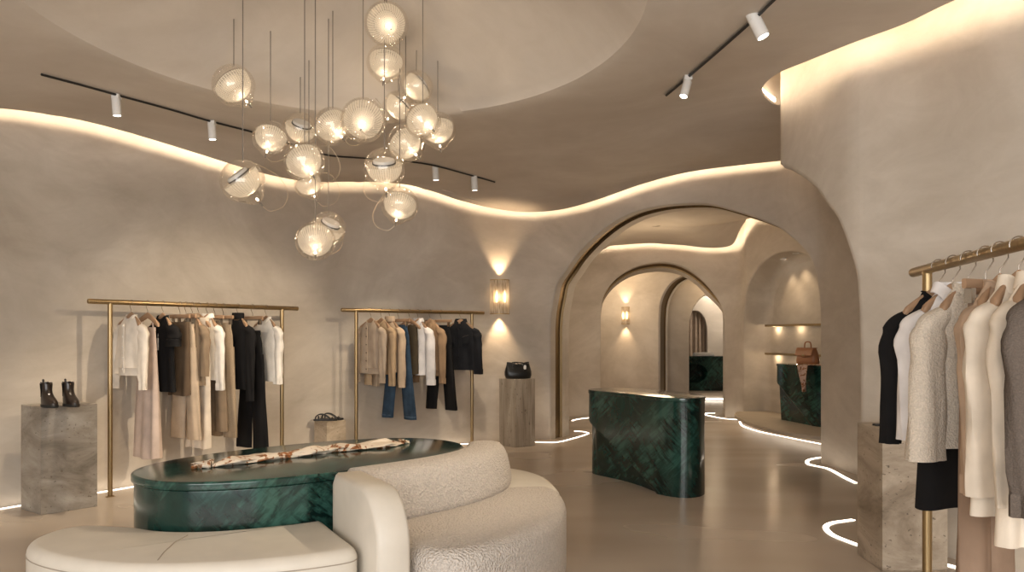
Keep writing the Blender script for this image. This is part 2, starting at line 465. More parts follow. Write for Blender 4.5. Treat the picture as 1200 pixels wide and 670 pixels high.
kd = [0.001] + [i / 30 for i in range(1, 30)] + [0.985, 1.0, 1.02, 1.05]
ko = [i / 26 for i in range(1, 26)] + [0.985]
rings = []
for k in kd:
    ring = []
    for a in LM:
        x, y = DC[0] + math.cos(a) * rim_r(a) * k, DC[1] + math.sin(a) * rim_r(a) * k; ring.append(Vector((x, y, ceil_z(x, y))))
    rings.append(ring)
for t in ko:
    ring = []
    for p, a in zip(LIP, LM):
        r0 = rim_r(a) * 1.05; x0, y0 = DC[0] + math.cos(a) * r0, DC[1] + math.sin(a) * r0
        x, y = x0 + (p.x - x0) * t, y0 + (p.y - y0) * t; ring.append(Vector((x, y, field(x, y))))
    rings.append(ring)
rings.append([Vector(p) for p in LIP])
def radial(d, z, fixed=None):
    out = []
    for p, a in zip(LIP, LA):
        r1 = math.hypot(p.x - DC[0], p.y - DC[1]) + d if fixed is None else fixed
        out.append(Vector((DC[0] + math.cos(a) * r1, DC[1] + math.sin(a) * r1, p.z + z if z < 1 else z)))
    return out
rings += [radial(0.004, 0.004), radial(0.004, 0.02), radial(-0.24, 0.022), radial(-0.24, TOP - 0.002), radial(0, TOP - 0.002, 22.0)]
mb = MB(); mb.rings([r + [r[0]] for r in rings], False)
struct('ceiling', mb, M_CEIL, 30)
def on_ceiling(px, py):
    d = (ZB - EYE) * FOC / (HY - py)
    for _ in range(60):
        z = ceil_z((px - CX) * d / FOC, d); d = 0.5 * d + 0.5 * (z - EYE) * FOC / (HY - py)
    return at(px, py, d)
# LED tape along the cove edge, facing the wall
def tape(name, L, center, lo=0.042, hi=0.072, off=-0.05):
    mb = MB(); a, b = [], []
    for p in L:
        v = Vector((p.x - center[0], p.y - center[1], 0)).normalized() * off
        a.append(Vector((p.x, p.y, p.z + lo)) + v); b.append(Vector((p.x, p.y, p.z + hi)) + v)
    mb.rings([a, b], False)
    return struct(name, mb, M_LED)
i0 = next(i for i, p in enumerate(LIP) if p.y > 1.0)
i1 = max(i for i in range(nL) if LIP[i].y > 1.0)
tape('trim_2', LIP[i0:i1], DC)

# ------------------------------------------------------------------ floor
mb = MB(); mb.add([(-7, -3, 0), (9, -3, 0), (9, 24, 0), (-7, 24, 0)], [(0, 1, 2, 3)]); struct('floor', mb, M_FLOOR)

# ------------------------------------------------------------------ second room: arch wall, niche wall
WB = Plan([(-1.6, 11.9), (-.5, 12.15), (.5, 12.45), (1.39, 12.75), (2.3, 12.86), (3.0, 12.7), (3.34, 12.5), (3.5, 12.32), (3.53, 12.12), (3.52, 11.9), (3.66, 11.3), (3.86, 10.7), (4.08, 10.0), (4.3, 9.4), (4.5, 8.8), (4.6, 8.2), (4.2, 7.9)], 1)
sBj, sBr = WB.hit(704)[0], WB.hit(849)[0]
ARCB = WB.outline([(704.3, 372), (706, 355), (709.5, 344), (718, 331.5), (730, 321), (745, 313), (760, 309), (778, 307.5), (798.5, 312), (819, 325), (834, 342), (844, 357), (848, 372), (848.9, 392)])
B_OUT = jambs(sBj, sBr, smooth_arch(ARCB, 3))
sN0 = WB.hit(871)[0]; sN1 = sN0 + 2.35
arcn = [((sN0 + sN1) / 2 - 1.175 * math.cos(PI * k / 24), 1.35 + 1.10 * math.sin(PI * k / 24)) for k in range(25)]
N_OUT = jambs(sN0, sN1, arcn)
mb = MB(); panel(mb, WB, 0, 0, WB.s[-1], TOP, [grow(B_OUT, FR), grow(N_OUT, 0.03)])
reveal(mb, WB, B_OUT, fillet() + [(0.10, 0, 0.99)]); reveal(mb, WB, B_OUT, [(0.28, 0, 0.93), (0.46, 0, 0.87)])
cB = (sBj + sBr) / 2
panel(mb, WB, 0.46, 0.2, sBr + 0.25, TOP, [grow(B_OUT, 0, 0.87, cB)])
reveal(mb, WB, N_OUT, fillet(0.03) + [(0.2, 0, 1), (0.30, 0, 1), (0.36, -0.02, 1), (0.40, -0.06, 1), (0.42, -0.12, 1)])
panel(mb, WB, 0.42, sN0 - 0.1, sN1 + 0.2, 2.7)
struct('wall_far', mb, M_WALL)
mb = MB(); reveal(mb, WB, B_OUT, [(0.10, 0, 0.99), (0.10, 0.025, 0.99), (0.28, 0.025, 0.93), (0.28, 0, 0.93)])
struct('trim_3', mb, M_BRASS_LINER)
# its ceiling with a cove
C2 = (2.0, 11.0)
lip2 = [(-1.4, 11.3, 2.74)]
for px, py in [(690, 292), (707, 289), (732.5, 286.7), (761, 285), (780, 286), (800.5, 287.4), (832.7, 290.5)]:
    s, d = WB.hit(px, -0.13, rng=(0, sBr + 0.2)); q = at(px, py, d); lip2.append((q.x, q.y, q.z))
for px, py in [(854, 288.5), (861, 283), (866.7, 270), (874, 258.8), (881, 255)]:
    hh = WB.hit(px, -0.14, rng=(sBr, WB.s[-1]))
    d = hh[1] if hh else lip2[-1][1] - 0.5
    q = at(px, py, d); lip2.append((q.x, q.y, q.z))
lip2 += [(3.75, 10.0, 2.9), (4.0, 9.3, 2.9), (4.1, 8.7, 2.9), (3.6, 8.35, 2.9), (2.6, 9.05, 2.86), (1.2, 10.05, 2.8), (0.6, 10.4, 2.78), (-.6, 10.3, 2.75)]
L2 = resample(spline(lip2, 8, True), 0.06)
iB = max(range(len(L2)), key=lambda i: L2[i].x - 0.2 * L2[i].y if L2[i].y > 9 else -9)
r2 = []
for t in [0.02, 0.2, 0.4, 0.6, 0.8, 0.9, 1.0]:
    r2.append([Vector((C2[0] + (p.x - C2[0]) * t, C2[1] + (p.y - C2[1]) * t, 2.80 + (p.z - 2.80) * t * t)) for p in L2])
def rad2(d, z): return [p + Vector((p.x - C2[0], p.y - C2[1], 0)).normalized() * d + Vector((0, 0, z if z < 1 else z - p.z)) for p in L2]
r2 += [rad2(0.004, 0.004), rad2(0.004, 0.02), rad2(-0.2, 0.022), rad2(-0.2, TOP)]
mb = MB(); mb.rings([r + [r[0]] for r in r2], False)
struct('ceiling_far', mb, M_CEIL, 30)
iE = next(i for i, p in enumerate(L2) if p.x > 3.9)
tape('trim_4', L2[0:iE], C2)

# ------------------------------------------------------------------ third and fourth room
WC = Plan([(-.5, 16.33), (2.67, 14.5), (3.657, 13.93), (5.2, 13.04)], 1)
sCj, sCr = WC.hit(772)[0], WC.hit(847)[0]
ARCC = WC.outline([(772, 378), (773, 360), (776, 348), (780.6, 339), (786, 332), (792.5, 327), (799, 324), (805, 322.6)])
cm = (sCj + sCr) / 2
ARCC = [a for a in ARCC if a[0] < cm]; ARCC += [(2 * cm - s, z) for s, z in ARCC[::-1]]
C_OUT = jambs(sCj, sCr, smooth_arch(ARCC, 3))
mb = MB(); panel(mb, WC, 0, 0, WC.s[-1], TOP, [grow(C_OUT, FR)]); reveal(mb, WC, C_OUT, fillet() + [(0.08, 0, 1)]); reveal(mb, WC, C_OUT, [(0.34, 0, 0.98), (0.44, 0, 0.97)])
panel(mb, WC, 0.44, 0, WC.s[-1], TOP, [grow(C_OUT, 0, 0.97)])
struct('wall_inner', mb, M_WALL)
mb = MB(); reveal(mb, WC, C_OUT, [(0.08, 0, 1), (0.08, 0.02, 1), (0.34, 0.02, 0.98), (0.34, 0, 0.98)]); struct('trim_5', mb, M_BRASS_LINER)
WD = Plan([(1.2, 15.75), (3.2, 15.4), (4.2, 15.2), (6.5, 14.8)], 1)
sD0 = WD.hit(807.5)[0]; sD1 = sD0 + 1.15; dm = (sD0 + sD1) / 2
arcd = [(dm - 0.575 * math.cos(PI * k / 20), 1.45 + 0.72 * math.sin(PI * k / 20)) for k in range(21)]
D_OUT = jambs(sD0, sD1, arcd)
mb = MB(); panel(mb, WD, 0, 0, WD.s[-1], TOP, [grow(D_OUT, FR)]); reveal(mb, WD, D_OUT, fillet() + [(0.25, 0, 1)]); panel(mb, WD, 0.25, 0, WD.s[-1], TOP, [D_OUT])
struct('wall_inner.001', mb, M_WALL)
WE = Plan([(2.4, 18.6), (3.6, 18.6), (5.0, 18.5), (7.5, 18.0)], 1)
se0, se1 = WE.hit(800)[0], WE.hit(828.5)[0]; em = (se0 + se1) / 2
arce = [(em - (se1 - se0) / 2 * math.cos(PI * k / 16), 1.40 + 0.48 * math.sin(PI * k / 16)) for k in range(17)]
E_OUT = jambs(se0, se1, arce)
mb = MB(); panel(mb, WE, 0, 0, WE.s[-1], TOP, [grow(E_OUT, FR)]); reveal(mb, WE, E_OUT, fillet() + [(0.3, 0, 1)])
panel(mb, WE, 0.30, 0, WE.s[-1], TOP)
struct('wall_end', mb, M_WALL)
mb = MB(); mb.add([(-1.5, 13.2, 2.95), (7, 11.5, 2.95), (7, 15.3, 2.95), (-1.5, 17.0, 2.95)], [(0, 1, 2, 3)])
mb.add([(2.0, 15.7, 2.5), (7.5, 14.9, 2.5), (7.5, 17.9, 2.2), (2.0, 18.45, 2.2)], [(0, 1, 2, 3)])
struct('ceiling_inner', mb, M_CEIL)
point('inner_room_fill', (1.6, 14.1, 2.3), 26, WARM, 0.2)  # added fill light without a fixture, brightens the third room
point('end_room_fill', (5.0, 17.6, 2.0), 22, (1, .86, .7), 0.1)  # fill light added for the end room, no fitting belongs to it
point('end_room_cove_lamp', (4.6, 18.3, 2.35), 9, (1, .86, .7), 0.05)
point('second_room_fill', (1.9, 10.9, 1.9), 20, WARM, 0.3)  # bare point light added as fill in the second room
point('passage_fill', (3.75, 14.75, 2.25), 9, WARM, 0.1)  # added to brighten the wall behind the inner arch, no lamp there

# ------------------------------------------------------------------ LED strips let into the floor
def floor_strip(pts, width, label, group=None, z=0.004, n=8):
    P = resample(spline([(p[0], p[1], z) for p in pts], n), 0.03); mb = MB(); a, b = [], []
    for i, p in enumerate(P):
        t = (P[min(i + 1, len(P) - 1)] - P[max(0, i - 1)]).normalized(); q = Vector((-t.y, t.x, 0)) * width / 2
        a.append(p + q); b.append(p - q)
    mb.rings([b, [v - Vector((0, 0, 0.0035)) for v in b]], False); mb.rings([a, b], False); mb.rings([[v - Vector((0, 0, 0.0035)) for v in a], a], False)
    o = obj('floor_light_strip', mb, M_LEDF); tag(o, label, 'light strip', 'light strips let into the floor')
    return o
run = [W1.pt(s, -0.05) for s in np.arange(4.0, W1.hit(560)[0], 0.35)]
floor_strip([(p.x, p.y) for p in run] + [tuple(fl(x, y))[:2] for x, y in [(575, 519), (625, 517.8), (652, 518), (672, 513.5), (687, 509), (689, 507.2), (682.7, 505.6), (673, 505)]], 0.024,
            'white light strip in the floor along the left wall, behind the clothes racks')
floor_strip([tuple(fl(x, y))[:2] for x, y in [(671, 493), (674.6, 491.6), (690.7, 489.5), (720, 488.6)]], 0.035, 'short light strip on the floor seen through the big arch, left of the green island')
floor_strip([tuple(fl(x, y))[:2] for x, y in [(838, 484), (829, 484), (826.3, 485.2), (829, 486.6), (847.7, 490.2), (865, 491.6)]], 0.035, 'light strip looping around the far arch foot right of the island')
floor_strip([tuple(fl(x, y))[:2] for x, y in [(966, 535.5), (955, 537), (947.5, 539), (945.7, 541.5), (948, 544), (956, 546), (971, 549.5), (990, 559.6), (1003, 566)]], 0.034, 'looped light strip around the pier foot right of the island')
floor_strip([tuple(fl(x, y))[:2] for x, y in [(1000, 609), (990, 610.4), (976, 612.5), (968.5, 616), (968.5, 620.5), (976, 627), (990, 633), (1008, 639.5), (1030, 646)]], 0.036, 'looped light strip around the nearest wall end beside the right stone plinth')
floor_strip([tuple(fl(x, y))[:2] for x, y in [(1085, 657.5), (1119, 664.5)]] + [(2.62, 4.05), (2.85, 3.4)], 0.04, 'light strip at the wall behind the nearest clothes rack')
# ------------------------------------------------------------------ plinths
def plinth(name, corners, h, m, label, group=None):
    o = ccw(corners); c = (sum(p[0] for p in o) / len(o), sum(p[1] for p in o) / len(o))
    mb = MB(); rs = []
    for d, z in [(0.004, 0.0), (0.0, 0.006), (0.0, h - 0.004), (0.004, h)]:
        q = [(c[0] + (x - c[0]) * (1 - d * 4), c[1] + (y - c[1]) * (1 - d * 4), z) for x, y in o]
        rs.append(q)
    mb.rings(rs, True, (True, True))
    p = obj(name, mb, m, None, 20)
    return tag(p, label, 'plinth', group)
def quad(f, l, r):
    f, l, r = Vector(f), Vector(l), Vector(r); b = l + r - f
    return [(l.x, l.y), (f.x, f.y), (r.x, r.y), (b.x, b.y)]
PL1 = quad(fl(48, 603.6), fl(24.6, 596.2), fl(114, 593.2)); PH1 = 0.775
plinth('stone_plinth', PL1, PH1, M_TRAV, 'grey stone plinth at the far left holding a pair of dark ankle boots')
f3 = fl(603.5, 524.3); PL3 = quad(f3, f3 + Vector((-0.185, .25, 0)), f3 + Vector((0.235, .165, 0))); PH3 = 0.785
plinth('stone_plinth', PL3, PH3, M_TRAV_V, 'striped travertine plinth under the wall lamp holding a black handbag')
c2 = fl(383, 541); PH2 = EYE - (494.5 - HY) * c2.y / FOC + 0.0
PL2 = [(c2.x + 0.23 * math.cos(R(a)) * 0.92, c2.y + 0.02 + 0.16 * math.sin(R(a))) for a in ()]
PL2 = quad(c2, c2 + Vector((-0.175, 0.19, 0)), c2 + Vector((0.155, 0.19, 0)))
plinth('stone_plinth', PL2, PH2, M_TRAV_W, 'low beige stone plinth between the two far clothes racks, behind the green table')
f4 = Vector((2.017, 4.335, 0)); PL4 = quad(f4, (2.03, 4.68, 0), (2.385, 4.36, 0)); PH4 = 0.775
plinth('stone_plinth', PL4, PH4, M_TRAV_L, 'veined stone plinth at the right, partly behind the nearest clothes rack')

# ------------------------------------------------------------------ green oval table
TC, TA, TB_, TT, TN = Vector((-1.07, 4.33, 0)), 0.93, 0.52, R(45), 2.3
def table_pt(a, off=0.0):
    c, s = math.cos(a), math.sin(a)
    u = TA * math.copysign(abs(c) ** (2 / TN), c); v = TB_ * math.copysign(abs(s) ** (2 / TN), s)
    e = 1e-3; c2_, s2_ = math.cos(a + e), math.sin(a + e)
    du = TA * math.copysign(abs(c2_) ** (2 / TN), c2_) - u; dv = TB_ * math.copysign(abs(s2_) ** (2 / TN), s2_) - v
    l = math.hypot(du, dv) or 1; u += dv / l * off; v += -du / l * off
    return (TC.x + u * math.cos(TT) - v * math.sin(TT), TC.y + u * math.sin(TT) + v * math.cos(TT))
TH = 0.63
t = thing('oval_table', 'dark green marble oval table curved into the sofa, with a scarf on top', 'table', (TC.x, TC.y, 0))
def shift(o, c): return [(x - c[0], y - c[1]) for x, y in o]
to = [table_pt(2 * PI * k / 120 + 0.013) for k in range(120)]
mb = MB(); slab(mb, shift(inset(to, 0.012), TC), 0, TH - 0.042, 0.004, 0.004); obj('base', mb, M_GREEN, t)
mb = MB(); slab(mb, shift(to, TC), TH - 0.040, TH, 0.012, 0.006); obj('table_top', mb, M_GREEN, t)

# ------------------------------------------------------------------ leather bench and boucle sofa
M_LEATH = fabric('cream_leather', (0.63, 0.585, 0.51), 0.42, 160, 0.08, 0.04, 0.4)
M_BOUC = boucle('cream_boucle', (0.66, 0.60, 0.54), 95, 0.9, 0.013)
M_SEAM = mat('seam_thread', (0.36, 0.31, 0.25), 0.8)
M_DARK = mat('dark_plastic', (0.015, 0.014, 0.013), 0.5)
SZ = 0.42
bo = [(-2.06, 3.52), (-2.055, 3.38), (-1.97, 3.24), (-1.80, 3.115), (-1.55, 3.01), (-1.32, 2.985), (-1.06, 3.02), (-.82, 3.105), (-.655, 3.20)]
outer = [(p.x, p.y) for p in spline([(x, y, 0) for x, y in bo], 6)]
ang = lambda x, y: math.atan2(-(x - TC.x) * math.sin(TT) + (y - TC.y) * math.cos(TT), (x - TC.x) * math.cos(TT) + (y - TC.y) * math.sin(TT))
corner = [(-.635, 3.222), (-.627, 3.248), (-.632, 3.28), (-.80, 3.585)]
inner = [table_pt(R(a), 0.012) for a in np.linspace(-104, -174, 26)]
left = [(-1.93, 3.665), (-2.0, 3.635), (-2.045, 3.585)]
bench = rounded(ccw([q for q in outer + corner + [p for p in inner if p[1] - 3.585 < (p[0] + .80) * -1.2 + 0.35 or p[0] < -.85] + left]), 0.02, 6)
b0 = (-1.3, 3.3)
t = thing('curved_bench', 'long cream leather bench curving along the front of the green table', 'bench', (b0[0], b0[1], 0))
mb = MB(); slab(mb, shift(bench, b0), 0.05, SZ, 0.045, 0.02); obj('seat', mb, M_LEATH, t, 60)
mb = MB(); slab(mb, shift(inset(bench, 0.06), b0), 0.0, 0.06); obj('plinth_base', mb, M_DARK, t, 40)
def seam_on(outline, d, z):
    return [(x, y, z) for x, y in inset(outline, d)]
mb = MB(); so = inset(bench, -0.001); rs = seam_on(so, 0.0, SZ - 0.05); rs = rs + [rs[0]]
mb.tube([(x - b0[0], y - b0[1], z) for x, y, z in rs], 0.0025, 5); obj('seam', mb, M_SEAM, t)
mb = MB(); sp = [fl(220, 627, SZ), fl(204, 636, SZ), fl(192, 647, SZ), fl(185, 656, SZ)]
mb.tube([(p.x - b0[0], p.y - b0[1], SZ + 0.0005) for p in sp] + [(sp[-1].x - b0[0] - .012, sp[-1].y - b0[1] - 0.05, SZ - 0.03), (sp[-1].x - b0[0] - .012, sp[-1].y - b0[1] - 0.068, 0.1)], 0.0025, 5); obj('cross_seam', mb, M_SEAM, t)

s0 = (-.1, 4.2)
t = thing('curved_sofa', 'cream boucle curved sofa with leather arm wrapped around the table end', 'sofa', (s0[0], s0[1], 0))
# leather arm: slab with a rounded front-top corner
ad = Vector((.49, -.87, 0)).normalized(); an = Vector((.87, .49, 0)).normalized(); a0 = Vector((-.825, 3.665, 0)); AL, AH, AR, AW = 0.60, 0.655, 0.22, 0.145
prof = [(-0.02, 0.04)] + [(AL, 0.04)] + [(AL - AR + AR * math.cos(R(k)), AH - AR + AR * math.sin(R(k))) for k in range(0, 91, 9)] + [(0.02, AH), (-0.02, AH - 0.04)]
rs = []
for wv, e in [(0.0, 0.022), (0.006, 0.009), (0.02, 0.0), (AW - 0.02, 0.0), (AW - 0.006, 0.009), (AW, 0.022)]:
    cc = (AL / 2, AH / 2)
    rs.append([a0 + ad * (l + (cc[0] - l) * e * 3) + an * wv + Vector((0, 0, z + (cc[1] - z) * e * 3)) - Vector((s0[0], s0[1], 0)) for l, z in prof])
mb = MB(); mb.rings(rs, True, (True, True)); obj('armrest', mb, M_LEATH, t, 50)
seat = [(-.375, 3.20), (-.30, 3.165), (-.17, 3.20), (.0, 3.40), (.15, 3.66), (.25, 3.95), (.295, 4.28), (.28, 4.55), (.25, 4.68)]
so_ = [(p.x, p.y) for p in spline([(x, y, 0) for x, y in seat], 6)]
si = [table_pt(R(a), 0.06) for a in np.linspace(-32, -86, 22)] + [(-.66, 3.74), (-.58, 3.58), (-.45, 3.35)]
seat = rounded(ccw(so_ + [(.08, 4.66), (-.08, 4.62), (-.2, 4.54)] + si), 0.02, 40)
mb = MB(); slab(mb, shift(seat, s0), 0.05, SZ - 0.005, 0.075, 0.03, 8); obj('seat', mb, M_BOUC, t, 60)
mb = MB(); slab(mb, shift(inset(seat, 0.08), s0), 0.0, 0.06); obj('plinth_base', mb, M_DARK, t, 40)
rear = [(.285, 4.50), (.24, 4.85), (.20, 5.02), (.10, 5.2), (-.06, 5.34), (-.26, 5.42), (-.42, 5.40), (-.47, 5.32)]
ro = [(p.x, p.y) for p in spline([(x, y, 0) for x, y in rear], 6)]
ri = [table_pt(R(a), 0.03) for a in np.linspace(22, 4, 10)]
rear = rounded(ccw(ro + ri + [(-.26, 4.74), (-.12, 4.52), (.06, 4.42)]), 0.02, 14)
mb = MB(); slab(mb, shift(rear, s0), 0.05, SZ - 0.01, 0.05, 0.02); obj('rear_seat', mb, M_LEATH, t, 60)['label'] = 'cream leather rear seat'
mb = MB(); slab(mb, shift(inset(rear, 0.06), s0), 0.0, 0.06); obj('plinth_base', mb, M_DARK, t, 40)
# boucle back bolster that follows the table edge
st = []
ba = np.linspace(-97, -24, 30)
def bsec(a, k=1.0, sl=0.0):
    i = Vector((*table_pt(R(a), 0.03), 0)); o = Vector((*table_pt(R(a), 0.275), 0))
    d = (o - i); wd = d.length; d.normalize(); z0, z1 = SZ - 0.03, 0.655
    pts = []
    sec = []
    hw, hh = wd / 2, (z1 - z0) / 2
    for j in range(28):
        an_ = 2 * PI * j / 28
        ex = 2 / 3.6
        x = math.copysign(abs(math.cos(an_)) ** ex, math.cos(an_)) * hw * k; z = math.copysign(abs(math.sin(an_)) ** ex, math.sin(an_)) * hh * k
        lean = -0.028 * (z / hh)
        sec.append(i + d * (hw + x + lean) + Vector((0, 0, (z0 + z1) / 2 + z)))
    return sec
def tangent(a, da): return (Vector((*table_pt(R(a), 0.15), 0)) - Vector((*table_pt(R(a - da), 0.15), 0))).normalized()
for k in range(7):
    th = PI / 2 * k / 7; sh = tangent(ba[0], 1) * (-0.07 * (1 - math.sin(th)) + 0.0)
    st.append([p + sh for p in bsec(ba[0], 0.35 + 0.65 * math.sin(th) ** 0.6 if k else 0.2)])
for a in ba: st.append(bsec(a))
for k in range(6, -1, -1):
    th = PI / 2 * k / 7; sh = tangent(ba[-1], 1) * (0.08 * (1 - math.sin(th)))
    st.append([p + sh for p in bsec(ba[-1], 0.35 + 0.65 * math.sin(th) ** 0.6 if k else 0.2)])
mb = MB(); mb.rings([[p - Vector((s0[0], s0[1], 0)) for p in r] for r in st], True, (True, True)); obj('backrest', mb, M_BOUC, t, 70)

# ------------------------------------------------------------------ green marble counters with a scooped lower front
def counter(front, back, z0, h, label, uend, zstart, depth, name='marble_counter'):
    F_ = resample(spline([(x, y, 0) for x, y in front], 10), 0.015); B_ = resample(spline([(x, y, 0) for x, y in back], 10), 0.03)
    c = sum((p for p in F_ + B_), Vector()) / (len(F_) + len(B_))
    nF = len(F_); L = [0.0]
    for a, b in zip(F_, F_[1:]): L.append(L[-1] + (b - a).length)
    nrm = []
    for i in range(nF):
        tg = (F_[min(nF - 1, i + 1)] - F_[max(0, i - 1)]).normalized(); nrm.append(Vector((-tg.y, tg.x, 0)))
    if (c - F_[nF // 2]).dot(nrm[nF // 2]) < 0: nrm = [-v for v in nrm]
    t = thing(name, label, 'counter', (c.x, c.y, z0))
    rs = []; nz = 90; H1 = h - 0.034
    for k in range(nz + 1):
        z = H1 * k / nz; ring = []
        for i, p in enumerate(F_):
            u = L[i] / L[-1]; zl = zstart * (1 - (u / uend) ** 1.15) if u < uend else -1
            e = 0.0
            if z < zl:
                q = min(1, (zl - z) / 0.035); q2 = min(1, u / 0.05) if u < 0.05 else 1
                e = depth * (0.48 * q * q * (3 - 2 * q) + 0.52 * (zl - z) / zstart) * (0.25 + 0.75 * math.sin(PI * min(1, max(0, u / uend))) ** 0.8) * q2
            ring.append(p + nrm[i] * (0.006 + e) - c + Vector((0, 0, z)))
        for p in B_[1:-1]: ring.append(p + (c - p).normalized() * 0.006 - c + Vector((0, 0, z)))
        rs.append(ring)
    mb = MB(); mb.rings(rs, True, (True, True)); obj('body', mb, M_GREEN, t, 35)
    ol = ccw([(p.x - c.x, p.y - c.y) for p in F_ + B_[1:-1]])
    mb = MB(); slab(mb, ol, H1 + 0.001, h, 0.004, 0.003, 3); obj('top_slab', mb, M_GREEN, t, 35)
    return t
counter([(.745, 7.46), (.703, 7.34), (.74, 7.2), (.86, 7.0), (1.0, 6.78), (1.12, 6.57), (1.21, 6.41), (1.30, 6.325), (1.40, 6.30), (1.50, 6.35), (1.565, 6.45)],
        [(1.565, 6.45), (1.60, 6.6), (1.585, 6.8), (1.50, 7.02), (1.38, 7.22), (1.2, 7.42), (1.0, 7.55), (.85, 7.55), (.745, 7.46)], 0.0, 0.79,
        'large dark green marble island counter standing free on the floor before the arch', 0.68, 0.56, 0.17)

# ------------------------------------------------------------------ niche platform, counter, shelves
M_PLATF = plaster('platform_plaster', (0.42, 0.365, 0.30), (0.56, 0.50, 0.42), 0.5)
pf = [(3.40, 12.05), (3.24, 11.6), (3.17, 11.1), (3.13, 10.5), (3.17, 9.9), (3.33, 9.35), (3.62, 8.9), (4.0, 8.75)]
po = [(p.x, p.y) for p in spline([(x, y, 0) for x, y in pf], 8)]
pb_ = [(WB.pt(s, 0.41).x, WB.pt(s, 0.41).y) for s in np.linspace(sN1 - 0.01, sN0 + 0.01, 20)]
plat = ccw(po + pb_)
mb = MB(); slab(mb, plat, 0.10, 0.144, 0.008, 0.004)
o = struct('floor_platform', mb, M_PLATF)
inn = [(3.50, 12.0), (3.46, 11.55), (3.46, 11.1), (3.52, 10.5), (3.64, 9.9), (3.82, 9.4), (4.05, 9.05), (4.25, 8.95)]
pi_ = [(p.x, p.y) for p in spline([(x, y, 0) for x, y in inn], 8)]
mb = MB(); slab(mb, ccw(pi_ + pb_), 0.0, 0.10); struct('floor_platform.001', mb, M_PLATF)
floor_strip([tuple(fl(x, y))[:2] for x, y in [(867, 494), (869, 498), (875, 501), (892, 506), (928.5, 513.6), (961.6, 520), (975, 523)]], 0.03, 'curved light strip on the floor below the niche platform')
mb = MB(); L_ = [Vector((x, y, 0)) for x, y in pi_]
mb.rings([[p + Vector((-.02, -.005, 0.075)) for p in L_], [p + Vector((-.02, -.005, 0.092)) for p in L_]], False)
tag(obj('platform_light_strip', mb, M_LEDF), 'glowing strip tucked under the rim of the niche platform', 'light strip')
counter([(3.72, 11.02), (3.62, 10.9), (3.62, 10.78), (3.68, 10.5), (3.75, 10.25), (3.83, 10.03), (3.93, 9.85), (4.06, 9.76)],
        [(4.06, 9.76), (4.2, 9.85), (4.24, 10.05), (4.17, 10.3), (4.07, 10.6), (3.96, 10.85), (3.84, 11.0), (3.72, 11.02)], 0.144, 0.765,
        'green marble counter on the niche platform under a tan leather bag', 0.7, 0.6, 0.09)
for z, y, lab in [(1.425, 382, 'upper thin brass shelf on the back wall of the lit niche'), (1.005, 415, 'lower thin brass shelf in the niche, behind the tan bag')]:
    mb = MB(); ss = np.linspace(sN0 + 0.16, sN1 - 0.16, 24)
    a = [WB.pt(s, 0.425, 0) for s in ss]; b = [WB.pt(s, 0.29, 0) for s in ss]
    ring = [[Vector((p.x, p.y, z)), Vector((q.x, q.y, z)), Vector((q.x, q.y, z + 0.03)), Vector((p.x, p.y, z + 0.03))] for p, q in zip(a, b)]
    mb.rings(ring, True, (True, True)); o = obj('wall_shelf', mb, M_BRASS); tag(o, lab, 'shelf')
    for f in (0.12, 0.42, 0.75):
        q = WB.pt(sN0 + 0.16 + (sN1 - sN0 - 0.32) * f, 0.345, z - 0.03); point('shelf_lamp', q, 0.9 if f < 0.2 else 0.6, WARM, 0.012)
M_LAMP = emis('lamp_lens', (1.0, 0.92, 0.8), 14.0)
M_WHITE = mat('white_metal', (0.72, 0.70, 0.67), 0.4)
for px, py, lab in [(917.5, 308, 'recessed round ceiling spot in the niche vault, left of two'), (932, 300.3, 'recessed round ceiling spot in the niche vault, right of two')]:
    k = (px - CX) / FOC
    best = min(((abs(WB.pt(s, dd).x / WB.pt(s, dd).y - k) + abs((zz - EYE) / WB.pt(s, dd).y - (HY - py) / FOC), s, dd, zz)
                for s, zz in smooth_arch(arcn[8:17], 4) for dd in (0.1, 0.14, 0.18, 0.22, 0.26)), key=lambda q: q[0])
    p = WB.pt(best[1], best[2], best[3])
    t = thing('recessed_spot', lab, 'ceiling light', tuple(p)); M = Matrix.Identity(4)
    mb = MB(); mb.lathe([(0.045, 0.02), (0.045, -0.006), (0.034, -0.006), (0.034, 0.0)], 20); obj('trim_ring', mb, M_WHITE, t)
    mb = MB(); mb.lathe([(0.0, -0.002), (0.034, -0.002)], 20); obj('lens', mb, M_LAMP, t)
    spot('niche_spot', p - Vector((0, 0, 0.03)), (p.x + .1, p.y - .1, 0), 8, 75)

# ------------------------------------------------------------------ far counter at the end of the suite
fc = thing('far_counter', 'dark green counter with an oval hollow, seen far off through the arches', 'counter', (4.15, 17.1, 0.13))
mb = MB(); W_, H_, D_ = 1.5, 0.70, 0.55; ex, ez, rx_, rz_ = -0.30, 0.37, 0.27, 0.19
N = 48
def rect_pt(a):
    c, s = math.cos(a), math.sin(a); k = min((W_ / 2 + (-ex if c < 0 else ex) * 0 + (ex + 0 if 0 else 0)) / max(1e-6, abs(c)), 9)
    kx = ((W_ / 2 - ex) if c > 0 else (W_ / 2 + ex)) / max(1e-6, abs(c)); kz = ((H_ - ez) if s > 0 else ez) / max(1e-6, abs(s)); k = min(kx, kz)
    return (ex + c * k, ez + s * k)
angs = sorted(set([2 * PI * k / N for k in range(N)] + [math.atan2(z - ez, x - ex) % (2 * PI) for x in (-W_ / 2, W_ / 2) for z in (0, H_)]))
Ro = [rect_pt(a) for a in angs]
